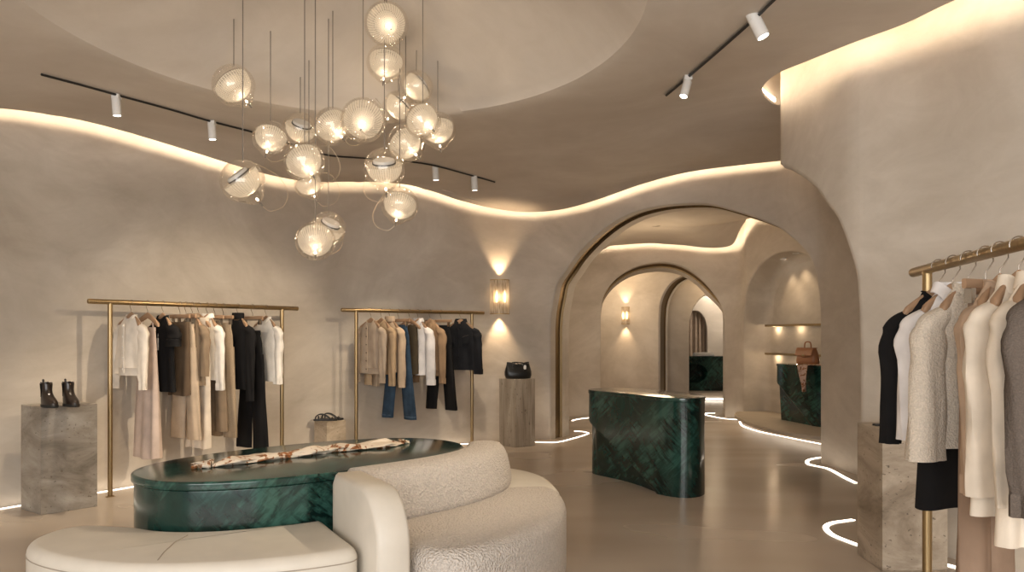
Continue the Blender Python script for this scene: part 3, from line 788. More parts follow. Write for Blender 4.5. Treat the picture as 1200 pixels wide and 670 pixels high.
rings_ = [[(x, D_ / 2, z) for x, z in Ro], [(x, -D_ / 2, z) for x, z in Ro], [(ex + (x - ex) * 0 + rx_ * math.cos(a) * 1.04, -D_ / 2, ez + rz_ * math.sin(a) * 1.04) for (x, z), a in zip(Ro, angs)],
          [(ex + rx_ * math.cos(a), -D_ / 2 + 0.02, ez + rz_ * math.sin(a)) for a in angs], [(ex + rx_ * 0.9 * math.cos(a), D_ / 2 - 0.1, ez + rz_ * 0.9 * math.sin(a)) for a in angs]]
mb.rings(rings_, True, (True, True)); obj('body', mb, M_GREEN, fc, 30)
mb = MB(); slab(mb, ccw([(-.76, -.28), (.76, -.28), (.76, .28), (-.76, .28)]), 0.70, 0.73, 0.005); obj('top_slab', mb, M_GREEN, fc)
M_LINEN = fabric('white_linen', (0.72, 0.70, 0.66), 0.9)
q = at(823, 416, 17.1)
mb = MB(); slab(mb, smooth_outline([(-.18, -.12), (.18, -.12), (.19, 0), (.18, .12), (-.18, .12), (-.19, 0)], 3), 0, 0.05, 0.02, 0.01); slab(mb, smooth_outline([(-.16, -.1), (.17, -.11), (.16, .1), (-.17, .11)], 3), 0.045, 0.075, 0.015, 0.01)
o = obj('folded_cloth', mb, M_LINEN); o.location = (q.x, 17.0, 0.862); tag(o, 'small white folded cloth on top of the far green counter', 'cloth')
mb = MB(); slab(mb, ccw([(3.3, 16.0), (5.6, 15.7), (6.2, 17.6), (3.3, 18.0)]), 0.06, 0.13, 0.008, 0.004); struct('floor_platform.002', mb, M_PLATF)
mb = MB(); mb.add([(3.35, 15.97, 0.012), (5.6, 15.67, 0.012), (5.6, 15.67, 0.05), (3.35, 15.97, 0.05)], [(0, 1, 2, 3)])
tag(obj('platform_light_strip', mb, M_LEDF), 'far glowing strip under the platform of the most distant counter', 'light strip')
M_CURT = fabric('taupe_curtain', (0.38, 0.30, 0.235), 0.9)
mb = MB(); ss = np.linspace(se0 - 0.05, se1 + 0.05, 90); rr = []
for s in ss:
    d = 0.17 + 0.028 * math.sin(s * 62) + 0.008 * math.sin(s * 151)
    rr.append([WE.pt(s, d, z) for z in np.linspace(0.02, 1.95, 6)])
rr2 = [[p + Vector((0, 0.012, 0)) for p in r] for r in rr]
mb.rings(rr, False); mb.rings(rr2, False)
tag(obj('curtain', mb, M_CURT), 'taupe pleated curtain filling the most distant arch', 'curtain')

# ------------------------------------------------------------------ wall lamps (fluted shades open at top and bottom)
def shade_material():
    m = bpy.data.materials.new('fluted_glass_shade'); m.use_nodes = True
    nt = m.node_tree; nt.nodes.remove(nt.nodes['Principled BSDF'])
    v = coords(m, (1, 1, 0.15))
    n = nd(m, 'ShaderNodeTexNoise', Scale=60.0, Detail=3.0); ln(m, v, n.inputs['Vector'])
    r = ramp(m, [(0.35, (0.42, 0.36, 0.29)), (0.65, (0.78, 0.70, 0.60))]); ln(m, n.outputs['Fac'], r.inputs['Fac'])
    tr = nd(m, 'ShaderNodeBsdfTransparent'); tr.inputs['Color'].default_value = (1, .9, .78, 1)
    tl = nd(m, 'ShaderNodeBsdfTranslucent'); ln(m, r.outputs['Color'], tl.inputs['Color'])
    df = nd(m, 'ShaderNodeBsdfDiffuse'); ln(m, r.outputs['Color'], df.inputs['Color'])
    a = nd(m, 'ShaderNodeMixShader'); a.inputs[0].default_value = 0.6; ln(m, tl.outputs[0], a.inputs[1]); ln(m, df.outputs[0], a.inputs[2])
    b = nd(m, 'ShaderNodeMixShader'); b.inputs[0].default_value = 0.36; ln(m, a.outputs[0], b.inputs[1]); ln(m, tr.outputs[0], b.inputs[2])
    ln(m, b.outputs[0], nt.nodes['Material Output'].inputs['Surface'])
    return m
M_SHADE = shade_material()
M_BULB = emis('lamp_bulb', (1.0, 0.72, 0.42), 6.0)
def sconce(pl, s, z, w, h, label, up):
    p = pl.pt(s); n = Vector((pl.pt(s, -1) - p)); rz = math.atan2(n.y, n.x) - PI / 2      # local +y points into the room
    t = thing('wall_lamp', label, 'wall lamp', (p.x, p.y, z), rz)
    hw = w / 2; dp = w * 0.52
    mb = MB(); ro, ri = [], []
    nn = 97
    for k in range(nn):
        a = PI * k / (nn - 1); fl_ = 1 + 0.018 * abs(math.sin(a * 14))
        ro.append((math.cos(a) * hw * fl_, math.sin(a) * dp * fl_ + 0.002)); ri.append((math.cos(a) * (hw - .008), math.sin(a) * (dp - .008) + 0.002))
    rs = [[(x, y, -h / 2) for x, y in ro], [(x, y, h / 2) for x, y in ro]]
    mb.rings([list(q) for q in zip(*rs)], False)
    obj('shade', mb, M_SHADE, t, 60)
    for zz in (-h / 2, h / 2):
        mb = MB()
        mb.rings([[(x, y, zz - 0.005) for x, y in ro], [(x * 1.02, y * 1.02, zz - 0.005) for x, y in ro], [(x * 1.02, y * 1.02, zz + 0.005) for x, y in ro], [(x, y, zz + 0.005) for x, y in ro]], False)
        obj('rim', mb, M_BRASS, t)
    mb = MB(); mb.box((0, 0.007, 0), (w * 0.7, 0.012, h * 0.75)); obj('back_plate', mb, M_BRASS, t)
    for sx in (-1, 1):
        mb = MB(); mb.lathe([(0.0, -.07), (.012, -.06), (.017, 0), (.011, .05), (.0, .085)], 12, Matrix.Translation((sx * w * 0.22, dp * 0.42, 0.0))); obj('bulb', mb, M_BULB, t)
    wp = lambda y, zz: Vector((p.x, p.y, z)) + n.normalized() * y + Vector((0, 0, zz))
    spot('sconce_up', wp(0.07, h * 0.46), wp(0.035, 2.0), up, 74, (1, .70, .42), 0.8, 0.02)
    spot('sconce_down', wp(0.07, -h * 0.46), wp(0.035, -2.0), up, 74, (1, .70, .42), 0.8, 0.02)
    point('sconce_glow', wp(dp * 0.5, 0), up * 0.05, WARM, 0.05)
s, d = W1.hit(585); sconce(W1, s, EYE + (HY - 348) * d / FOC, 23 * d / FOC, 39.5 * d / FOC, 'fluted glowing wall lamp above the black handbag plinth', 22)
s, d = WC.hit(733.3); sconce(WC, s, EYE + (HY - 369.7) * d / FOC, 0.16, 0.31, 'small glowing wall lamp in the far room, seen through two arches', 12)

# ------------------------------------------------------------------ ceiling tracks with spotlights
def track(pix, label, rad):
    P = [on_ceiling(x, y) for x, y in pix]; P = [p - Vector((0, 0, 0.012)) for p in resample(spline(P, 8), 0.06)]
    mb = MB(); mb.tube(P, rad, 4); tag(obj('light_track', mb, M_DARK, None, 30), label, 'light track')
    return P
T1 = track([(48, 85), (95, 97.5), (140, 110), (200, 126.5), (244, 139.5), (296, 153), (340, 167), (383, 180), (429, 184), (496, 190), (550, 203.5), (580, 212)], 'thin black track curving across the ceiling on the left', 0.008)
T2 = track([(781, 109.5), (803, 91), (840, 59), (887, 17), (901, 3), (925, -20), (960, -55)], 'thin black straight track on the ceiling at the right', 0.011)
def track_spot(px, py, top, hpx, label, target, tilt, power, ang=46, lit=False):
    p = on_ceiling(*top); d = p.y
    h = hpx * d / FOC; r = h * 0.235
    c = at(px, py, d)
    t = thing('track_spotlight', label, 'spotlight', tuple(c))
    ax = Vector(tilt).normalized(); M = ax.to_track_quat('-Z', 'Y').to_matrix().to_4x4()
    mb = MB(); mb.lathe([(0.0, h / 2), (r * 0.85, h / 2), (r, h / 2 - 0.006), (r, -h / 2), (r * 0.86, -h / 2), (r * 0.86, -h / 2 + 0.008)], 24, M); obj('body', mb, M_WHITE, t)
    mb = MB(); mb.lathe([(0.0, -h / 2 + 0.006), (r * 0.86, -h / 2 + 0.006)], 24, M); obj('lens', mb, M_LAMP, t)
    top_l = p - c; mb = MB(); mb.tube([top_l - Vector((0, 0, 0.02)), M @ Vector((0, 0, h / 2 - 0.01))], 0.009, 8); obj('stem', mb, M_WHITE, t)
    mb = MB(); mb.box(top_l - Vector((0, 0, 0.02)), (0.05, 0.05, 0.03)); obj('adapter', mb, M_WHITE, t)
    if power: spot('track_spot_lamp', c + ax * (h / 2 + 0.02), target, power * 1.6, ang, (1, .82, .60), 0.7, 0.03)
track_spot(136.5, 125, (136.5, 110), 21, 'white track spotlight at the far left end of the ceiling track', (-3.2, 5.9, 0.6), (0.05, 0.05, -1), 45)
track_spot(248.5, 154, (248.5, 141), 19, 'second white track spotlight, left of the glass pendants', (-2.7, 7.2, 0.7), (0.05, 0.05, -1), 40)
track_spot(510.5, 203, (510.5, 194.5), 16, 'white track spotlight right of the glass pendants, nearer of two', (-1.3, 8.8, 0.8), (0.05, 0.1, -1), 40)
track_spot(556, 215, (556, 205.5), 16, 'last small white track spotlight over the right clothes rack', (-.4, 9.3, 0.8), (0.05, 0.1, -1), 40)
track_spot(803.5, 104, (806, 88), 21, 'white tilted track spotlight at the lower end of the right track', (-2.3, 7.2, 0.9), (-.32, -.25, -1), 190, 44)
track_spot(887.5, 29, (884, 17), 33, 'large white tilted track spotlight near the top right', (-1.0, 4.4, 0.3), (.42, -.15, -1), 80, 50)

# ------------------------------------------------------------------ glass pendants on one canopy
def thin_glass():
    m = bpy.data.materials.new('clear_glass'); m.use_nodes = True; nt = m.node_tree; nt.nodes.remove(nt.nodes['Principled BSDF'])
    tr = nd(m, 'ShaderNodeBsdfTransparent'); tr.inputs['Color'].default_value = (0.97, 0.955, 0.93, 1)
    gl = nd(m, 'ShaderNodeBsdfGlossy', Roughness=0.04); gl.inputs['Color'].default_value = (1, .97, .93, 1)
    lw = nd(m, 'ShaderNodeLayerWeight', Blend=0.35)
    pw = nd(m, 'ShaderNodeMath', _operation='MULTIPLY_ADD'); ln(m, lw.outputs['Facing'], pw.inputs[0]); pw.inputs[1].default_value = 0.42; pw.inputs[2].default_value = 0.05
    mx = nd(m, 'ShaderNodeMixShader'); ln(m, pw.outputs[0], mx.inputs[0]); ln(m, tr.outputs[0], mx.inputs[1]); ln(m, gl.outputs[0], mx.inputs[2])
    ln(m, mx.outputs[0], nt.nodes['Material Output'].inputs['Surface'])
    return m
def diffuser():
    m = bpy.data.materials.new('textured_glass_diffuser'); m.use_nodes = True; nt = m.node_tree; nt.nodes.remove(nt.nodes['Principled BSDF'])
    v = coords(m, (1, 1, 1), kind='UV')
    vo = nd(m, 'ShaderNodeTexVoronoi', Scale=1.0, Randomness=0.0); ln(m, v, vo.inputs['Vector'])
    r = ramp(m, [(0.20, (0, 0, 0)), (0.42, (1, 1, 1))]); ln(m, vo.outputs['Distance'], r.inputs['Fac'])
    tl = nd(m, 'ShaderNodeBsdfTranslucent'); tl.inputs['Color'].default_value = (0.60, 0.56, 0.50, 1)
    gl = nd(m, 'ShaderNodeBsdfGlossy', Roughness=0.25); gl.inputs['Color'].default_value = (1, .95, .88, 1)
    tr = nd(m, 'ShaderNodeBsdfTransparent'); tr.inputs['Color'].default_value = (1, .95, .88, 1)
    df = nd(m, 'ShaderNodeBsdfDiffuse'); df.inputs['Color'].default_value = (0.60, 0.56, 0.50, 1)
    bp = nd(m, 'ShaderNodeBump', Strength=0.9, Distance=0.012, _invert=True); ln(m, r.outputs['Color'], bp.inputs['Height'])
    for n_ in (tl, gl, df): ln(m, bp.outputs['Normal'], n_.inputs['Normal'])
    a0 = nd(m, 'ShaderNodeMixShader'); a0.inputs[0].default_value = 0.5; ln(m, tl.outputs[0], a0.inputs[1]); ln(m, df.outputs[0], a0.inputs[2])
    a = nd(m, 'ShaderNodeMixShader'); a.inputs[0].default_value = 0.12; ln(m, a0.outputs[0], a.inputs[1]); ln(m, gl.outputs[0], a.inputs[2])
    em = nd(m, 'ShaderNodeEmission', Strength=0.30); em.inputs['Color'].default_value = (1, .80, .56, 1)
    ad = nd(m, 'ShaderNodeAddShader'); ln(m, a.outputs[0], ad.inputs[0]); ln(m, em.outputs[0], ad.inputs[1])
    f = nd(m, 'ShaderNodeMath', _operation='MULTIPLY_ADD'); ln(m, r.outputs['Color'], f.inputs[0]); f.inputs[1].default_value = 0.62; f.inputs[2].default_value = 0.26
    mx = nd(m, 'ShaderNodeMixShader'); ln(m, f.outputs[0], mx.inputs[0]); ln(m, tr.outputs[0], mx.inputs[1]); ln(m, ad.outputs[0], mx.inputs[2])
    ln(m, mx.outputs[0], nt.nodes['Material Output'].inputs['Surface'])
    return m
M_GLASS, M_DIFF = thin_glass(), diffuser()
M_PUCK = mat('pendant_disc', (0.70, 0.68, 0.65), 0.35)
M_CABLE = mat('pendant_cable', (0.20, 0.17, 0.14), 0.5)
M_FIL = mat('fine_brass_wire', (0.5, 0.4, 0.28), 0.4, 0.6)
M_PLED = emis('pendant_led', (1.0, 0.80, 0.56), 14.0)
CAN = Vector((-1.12, 5.15, 3.66)); CR = 0.86
mb = MB(); mb.lathe([(0.0, 0.0), (CR - 0.03, 0.0), (CR, 0.012), (CR, 0.05), (0, 0.05)], 64)
o = obj('pendant_canopy', mb, mat('canopy_white', (0.72, 0.68, 0.62), 0.6)); o.location = CAN; tag(o, 'round pale canopy in the ceiling dome that carries the pendant cables', 'canopy')
NS = 32
def sphere_prof(Rr, tip=True):
    pr = []
    for k in range(0, 25):
        a = PI * k / 24; z = Rr * math.cos(a); r = Rr * math.sin(a)
        if tip and z < -0.55 * Rr:                           # pull the lower end out to a small nipple
            q = (-z / Rr - 0.55) / 0.45; z -= Rr * 0.20 * q ** 2.4; r *= 1 - 0.14 * math.sin(PI * min(1, q))
        pr.append((max(r, 0.0015), z))
    return pr
def pendant(i, px, py, dia, d, ax, label, wire=None, loop=None):
    Rr = dia / 2 * d / FOC; c = at(px, py, d); A = Vector(ax).normalized()
    t = thing('glass_pendant', label, 'pendant lamp', tuple(c), 0, 'blown glass pendants hanging from one canopy')
    M = A.to_track_quat('-Z', 'Y').to_matrix().to_4x4()       # local -Z points along the axis to the tip
    mb = MB(); mb.lathe(sphere_prof(Rr * 0.97), NS, M); obj('glass_globe', mb, M_GLASS, t, 0)
    # inner dome with a ribbed/dotted texture, flat side up the axis
    Ri = Rr * 0.84; pr = []
    for k in range(0, 17):
        a = PI / 2 * k / 16; pr.append((max(0.0015, Ri * math.sin(a) ** 0.85), -Ri * 1.0 * math.cos(a) + Rr * 0.20))
    mb = MB(); mb.lathe(pr, NS, M); o = obj('diffuser', mb, M_DIFF, t, 0)
    uv = o.data.uv_layers.new(name='uv'); n_ = NS
    for poly in o.data.polygons:
        for li in poly.loop_indices:
            vi = o.data.loops[li].vertex_index; row, col = divmod(vi, n_)
            if col == 0 and any(o.data.loops[l].vertex_index % n_ == n_ - 1 for l in poly.loop_indices): col = n_
            uv.data[li].uv = (col * 44 / n_, row * 19 / 16)
    zf = Rr * 0.22
    mb = MB(); mb.lathe([(Ri * 0.99, zf - 0.004), (Ri * 1.005, zf), (Ri * 0.97, zf + 0.006), (Ri * 0.62, zf + 0.012), (Ri * 0.60, zf + 0.010)], NS, M); obj('inner_rim', mb, M_GLASS, t, 60)
    mb = MB(); mb.lathe([(0.0, zf + 0.03), (Ri * 0.56, zf + 0.03), (Ri * 0.60, zf + 0.024), (Ri * 0.60, zf - 0.006), (0, zf - 0.006)], NS, M); obj('led_disc', mb, M_PUCK, t, 40)
    mb = MB(); mb.lathe([(Ri * 0.605, zf + 0.004), (Ri * 0.66, zf + 0.004), (Ri * 0.66, zf + 0.012), (Ri * 0.605, zf + 0.012)], NS, M); obj('gasket', mb, M_DARK, t, 40)
    mb = MB(); mb.lathe([(0.0, -Rr * 1.06), (Rr * 0.035, -Rr * 1.03), (Rr * 0.05, -Rr * 0.97), (Rr * 0.035, -Rr * 0.92), (0.0, -Rr * 0.90)], 12, M); obj('bulb', mb, M_PLED, t, 0)
    zt = -Rr * 0.97 * 1.20
    mb = MB(); mb.lathe([(0.0, zt - 0.030), (0.0045, zt - 0.028), (0.006, zt + 0.004), (0.0, zt + 0.006)], 10, M); obj('tip_cap', mb, M_CABLE, t, 50)
    # cable straight up to the canopy, and a thin loop of feed wire
    topz = CAN.z + 0.004 if math.hypot(c.x - CAN.x, c.y - CAN.y) < CR else ceil_z(c.x, c.y)
    mb = MB(); mb.tube([(0, 0, Rr * 0.93), (0, 0, (topz - c.z) / 2), (0, 0, topz - c.z)], 0.0032, 6); obj('cable', mb, M_CABLE, t)
    if loop:
        tp = M @ Vector((0, 0, zt - 0.02)); k = loop
        P = spline([tp, tp + Vector((0.05 * k, 0, -0.035)), tp + Vector((0.13 * k, 0.02, 0.0)), tp + Vector((0.15 * k, 0.03, 0.09)), tp + Vector((0.09 * k, 0.02, 0.19)), Vector((Rr * 0.55 * k, 0.0, Rr * 0.80))], 6)
        mb = MB(); mb.tube(P, 0.0016, 5); obj('feed_wire', mb, M_FIL, t)
    point('pendant_glow', c + A * Rr * 0.90, 0.8, (1.0, 0.79, 0.55), 0.012)
PENDS = [
    (274, 100.5, 51, 5.10, (.62, -.10, -.75), 'glass pendant hanging alone at the upper left of the cluster', 0),
    (453, 28, 53, 5.00, (.25, -.75, -.45), 'topmost large dotted glass pendant, just under the canopy', 0),
    (452, 74, 46, 5.40, (-.05, -.35, -.93), 'glass pendant directly below the topmost one, tip down', 0),
    (488, 102, 40, 5.60, (-.68, -.2, -.68), 'tilted glass pendant whose bright inner dome opens to the upper right', 0),
    (467, 125.5, 39, 5.80, (-.62, -.1, -.72), 'glass pendant half hidden left of the pair at the cluster right', 0),
    (425.5, 141, 54, 4.90, (.08, -.82, -.52), 'largest dotted glass pendant in the centre of the cluster', 1),
    (390, 148, 46, 5.30, (.55, -.5, -.66), 'glass pendant tucked behind the left of the central large one', 1),
    (495.5, 141, 44, 5.10, (.5, -.62, -.58), 'glass pendant at the right edge, in front of its neighbour', 0),
    (513, 152.5, 44, 5.65, (.15, -.3, -.93), 'rightmost glass pendant, behind another at the right edge', 0),
    (475.5, 168.5, 46, 5.50, (.58, -.45, -.66), 'ribbed glass pendant below the right pair', 0),
    (317, 162, 43, 5.30, (-.05, -.5, -.86), 'round glass pendant at the left of the middle row', 1),
    (352, 152, 42, 5.70, (-.35, .45, -.80), 'glass pendant showing its flat disc, second from left in the middle row', 0),
    (357, 189.5, 49, 4.95, (.48, -.55, -.68), 'ribbed glass pendant hanging below the middle row, left', 1),
    (362, 216, 35, 5.60, (.45, -.2, -.86), 'small glass pendant peeping out beneath the lower left one', 1),
    (284.5, 212.5, 53, 4.90, (.52, .42, -.74), 'glass pendant with a tilted white disc at the lower left', 1),
    (450.5, 198, 50, 5.00, (.0, .45, -.88), 'glass pendant with a white disc face up, at the lower right', -1),
    (468.5, 240.5, 45, 5.40, (-.12, -.5, -.86), 'lower right glass pendant just beneath the white disc one', -1),
    (369.5, 282.5, 48, 5.00, (.18, -.72, -.66), 'lowest dotted glass pendant, in front at the bottom', 0),
    (385, 268, 42, 5.35, (-.45, .35, -.82), 'glass pendant behind the lowest one, its flat disc turned up right', 1),
]
for i, q in enumerate(PENDS): pendant(i, q[0], q[1], q[2], q[3], q[4], q[5], loop=q[6])

# ------------------------------------------------------------------ clothes racks
RZ = 1.555
def rack(A, B, px0, px1, posts, label, ext=None):
    dr = (B - A).normalized()
    def col(px):
        k = (px - CX) / FOC; tt = (k * A.y - A.x) / (dr.x - k * dr.y); return A + dr * tt
    e0, e1 = col(px0), (col(px1) if px1 else ext)
    t = thing('clothes_rack', label, 'clothes rack', tuple(A))
    mb = MB(); d = dr * 0.006
    z = Vector((0, 0, RZ))
    mb.tube([e0 - A + z, e0 + d - A + z, e1 - d - A + z, e1 - A + z], [0.017, 0.020, 0.020, 0.017], 16); obj('rail', mb, M_BRASS, t)
    for p in posts:
        mb = MB(); q = p - A; mb.tube([q, q + Vector((0, 0, RZ - 0.006))], 0.0185, 16); obj('post', mb, M_BRASS, t)
        mb = MB(); mb.lathe([(0, 0), (0.036, 0.0), (0.036, 0.004), (0.019, 0.006)], 20, Matrix.Translation(q)); obj('foot_plate', mb, M_BRASS, t)
    return col, dr
la, lb = Vector((-3.215, 6.37, 0)), Vector((-2.24, 7.75, 0))
colL, drL = rack(la, lb, 103, 349, [la, lb], 'left brass clothes rack, behind the oval green table')
ra, rb_ = Vector((-1.64, 8.38, 0)), Vector((-.466, 9.26, 0))
colR, drR = rack(ra, rb_, 400, 567, [ra, rb_], 'far brass clothes rack with jeans, left of the wall lamp')
na = Vector((1.695, 3.25, 0)); nb = Vector((1.30, 1.30, 0))
colN, drN = rack(na, nb, 1070, None, [na, nb + (na - nb).normalized() * 0.1], 'nearest brass clothes rack, cut off by the right edge', nb)

M_WOOD = mat('hanger_wood', (0.36, 0.225, 0.135), 0.5)
M_STEEL = mat('hanger_steel', (0.55, 0.52, 0.48), 0.25, 1.0)
def hook(t, drop=0.088, side=1):
    P = [(0, 0.0, -drop)] + [(0, 0.0, -0.045), (0, 0.012, -0.034)]
    P = [Vector(p) for p in [(0, 0, -drop), (0, 0, -0.062), (0, 0.012, -0.046), (0, 0.024, -0.026)]] + \
        [Vector((0, 0.0255 * math.cos(R(a)), 0.0255 * math.sin(R(a)))) for a in range(-25, 196, 20)]
    mb = MB(); mb.tube([(p.y * side, 0, p.z) if False else (p.y * side, 0.0, p.z) for p in P], 0.0024, 6); return mb
def short(l):
    ws = l.split()[:10]
    while ws[-1] in ('the', 'a', 'of', 'on', 'in', 'its', 'at', 'to', 'and', 'with', 'by', 'behind', 'left', 'right'): ws.pop()
    return ' '.join(ws)
def hanger(p, yaw, label, sh=0.19, kind='bar', rail=None, vis=True):
    """origin on the rail axis; local x runs along the shoulders"""
    t = thing('clothes_hanger', label, 'hanger', (p.x, p.y, RZ), yaw, 'wooden hangers on the racks' if False else None)
    a = math.atan2(rail.y, rail.x) - yaw; M = Matrix.Rotation(a + PI / 2, 4, 'Z')      # the hook wraps across the rail
    mb = hook(t); mb.v = [tuple(M @ Vector(v)) for v in mb.v]; obj('hook', mb, M_STEEL, t)
    mb = MB()
    if kind == 'bar':
        rs = []
        for k in range(25):
            u = -1 + 2 * k / 24; x = sh * u; z = -0.100 - 0.086 * abs(u) ** 1.15
            hz = 0.027 - 0.008 * abs(u); hy = 0.007 + 0.011 * abs(u) ** 2; yb = -0.018 * abs(u) ** 2
            e = 1.0 if k not in (0, 24) else 0.55
            rs.append([(x, yb + hy * e * math.copysign(abs(math.cos(q)) ** .7, math.cos(q)), z + hz * e * math.copysign(abs(math.sin(q)) ** .7, math.sin(q))) for q in [2 * PI * j / 12 for j in range(12)]])
        mb.rings(rs, True, (True, True))
    else:
        slab(mb, ccw([(-sh, -.008), (sh, -.008), (sh, .008), (-sh, .008)]), -0.118, -0.086, 0.004, 0.004, 3)
    obj('shoulder_bar', mb, M_WOOD, t, 50)
    if kind != 'bar':
        for sx in (-1, 1):
            mb = MB(); mb.box((sx * sh * 0.72, 0, -0.142), (0.022, 0.026, 0.05)); mb.tube([(sx * sh * 0.72, 0, -0.12), (sx * sh * 0.72, 0, -0.11)], 0.006, 8); obj('clip', mb, M_STEEL, t)
    return t
def wob(a, z, s, amp, k=3): return amp * (math.sin(k * a + s) + 0.6 * math.sin((k + 2) * a + 1.7 * s + 3.0 * z) + 0.4 * math.sin((2 * k + 1) * a - 2 * s + 5 * z))
def torso(sh, L, hem, dep, seed, zt=-0.108, slope=0.088, neck=0.062, drop=0.0, n=48):
    """body of a top: rings from hem to neck"""
    rs = []; zs = zt - slope
    lv = [-L + (zs - 0.02 + L) * k / 11 for k in range(12)] + [zs - 0.006, zs + slope * .25, zs + slope * .5, zs + slope * .75, zs + slope * .93, zt + 0.004]
    for z in lv:
        if z <= zs - 0.01:
            f = (z + L) / (zs + L); hw = hem + (sh - hem) * f; hw -= 0.012 * math.sin(PI * f); d = dep * (1.0 - 0.25 * f); am = 0.013 * (1 - f) + 0.003
        else:
            f = min(1, (z - zs) / (zt - zs)); hw = sh + (neck - sh) * max(0, f) ** 0.9; d = dep * (0.75 - 0.32 * max(0, f)); am = 0.001
        r = []
        for j in range(n):
            a = 2 * PI * j / n; c, s = math.cos(a), math.sin(a)
            e = wob(a, z, seed, am)
            r.append((math.copysign(abs(c) ** 0.8, c) * hw + c * e, math.copysign(abs(s) ** 0.9, s) * d + s * e * 1.3, z - (drop * max(0, -s) ** 2 if z > zt - 0.02 else 0)))
        rs.append(r)
    mb = MB(); mb.rings(rs, True, (False, False))
    inn = [[(x * 0.96, y * 0.94, z + 0.003) for x, y, z in rs[0]], [(x * 0.94, y * 0.88, z + 0.10) for x, y, z in rs[0]]]
    mb.rings([inn[1], inn[0], rs[0]], True, (True, False))
    top_ = [[(x * 0.9, y * 0.82, z - 0.004) for x, y, z in rs[-1]], [(x * 0.8, y * 0.6, z - 0.035) for x, y, z in rs[-1]]]
    mb.rings([rs[-1], top_[0], top_[1]], True, (False, True))
    return mb
def sleeve(side, sh, z0, end, r0, r1, out, fwd, seed, rib=False, n=20):
    P = spline([(side * (sh - 0.050), 0, z0 + 0.016), (side * (sh - 0.012), 0, z0 - 0.022), (side * (sh + 0.014 + out * .2), fwd * .25, z0 - 0.10), (side * (sh + out * 0.75), fwd * .7, (z0 - end) / 2 - 0.03), (side * (sh + out), fwd, -end)], 6)
    m = len(P); rs = []
    for i, p in enumerate(P):
        f = i / (m - 1); r = r0 + (r1 - r0) * f
        if f < 0.30: r *= 0.50 + 0.50 * math.sin(PI / 2 * f / 0.30)
        if rib and f > 0.9: r *= 0.86
        r_ = []
        for j in range(n):
            a = 2 * PI * j / n; e = wob(a, p.z * 3, seed, 0.0045 * (0.3 + f)) + 0.0055 * math.sin(24 * f + seed + 1.5 * math.sin(a)) * (1 if 0.35 < f < 0.65 else 0.25)
            tz = -0.18 * (1 - f) ** 3 * side * math.cos(a) * r
            r_.append((p.x + (r + e) * math.cos(a), p.y + (r * 0.62 + e) * math.sin(a), p.z + tz))
        rs.append(r_)
    mb = MB(); mb.rings(rs, True, (True, False))
    l = rs[-1]; c = P[-1]
    mb.rings([l, [(c.x + (x - c.x) * .86, c.y + (y - c.y) * .8, z + 0.002) for x, y, z in l], [(c.x + (x - c.x) * .8, c.y + (y - c.y) * .7, z + 0.06) for x, y, z in l]], True, (False, True))
    return mb, P, rs
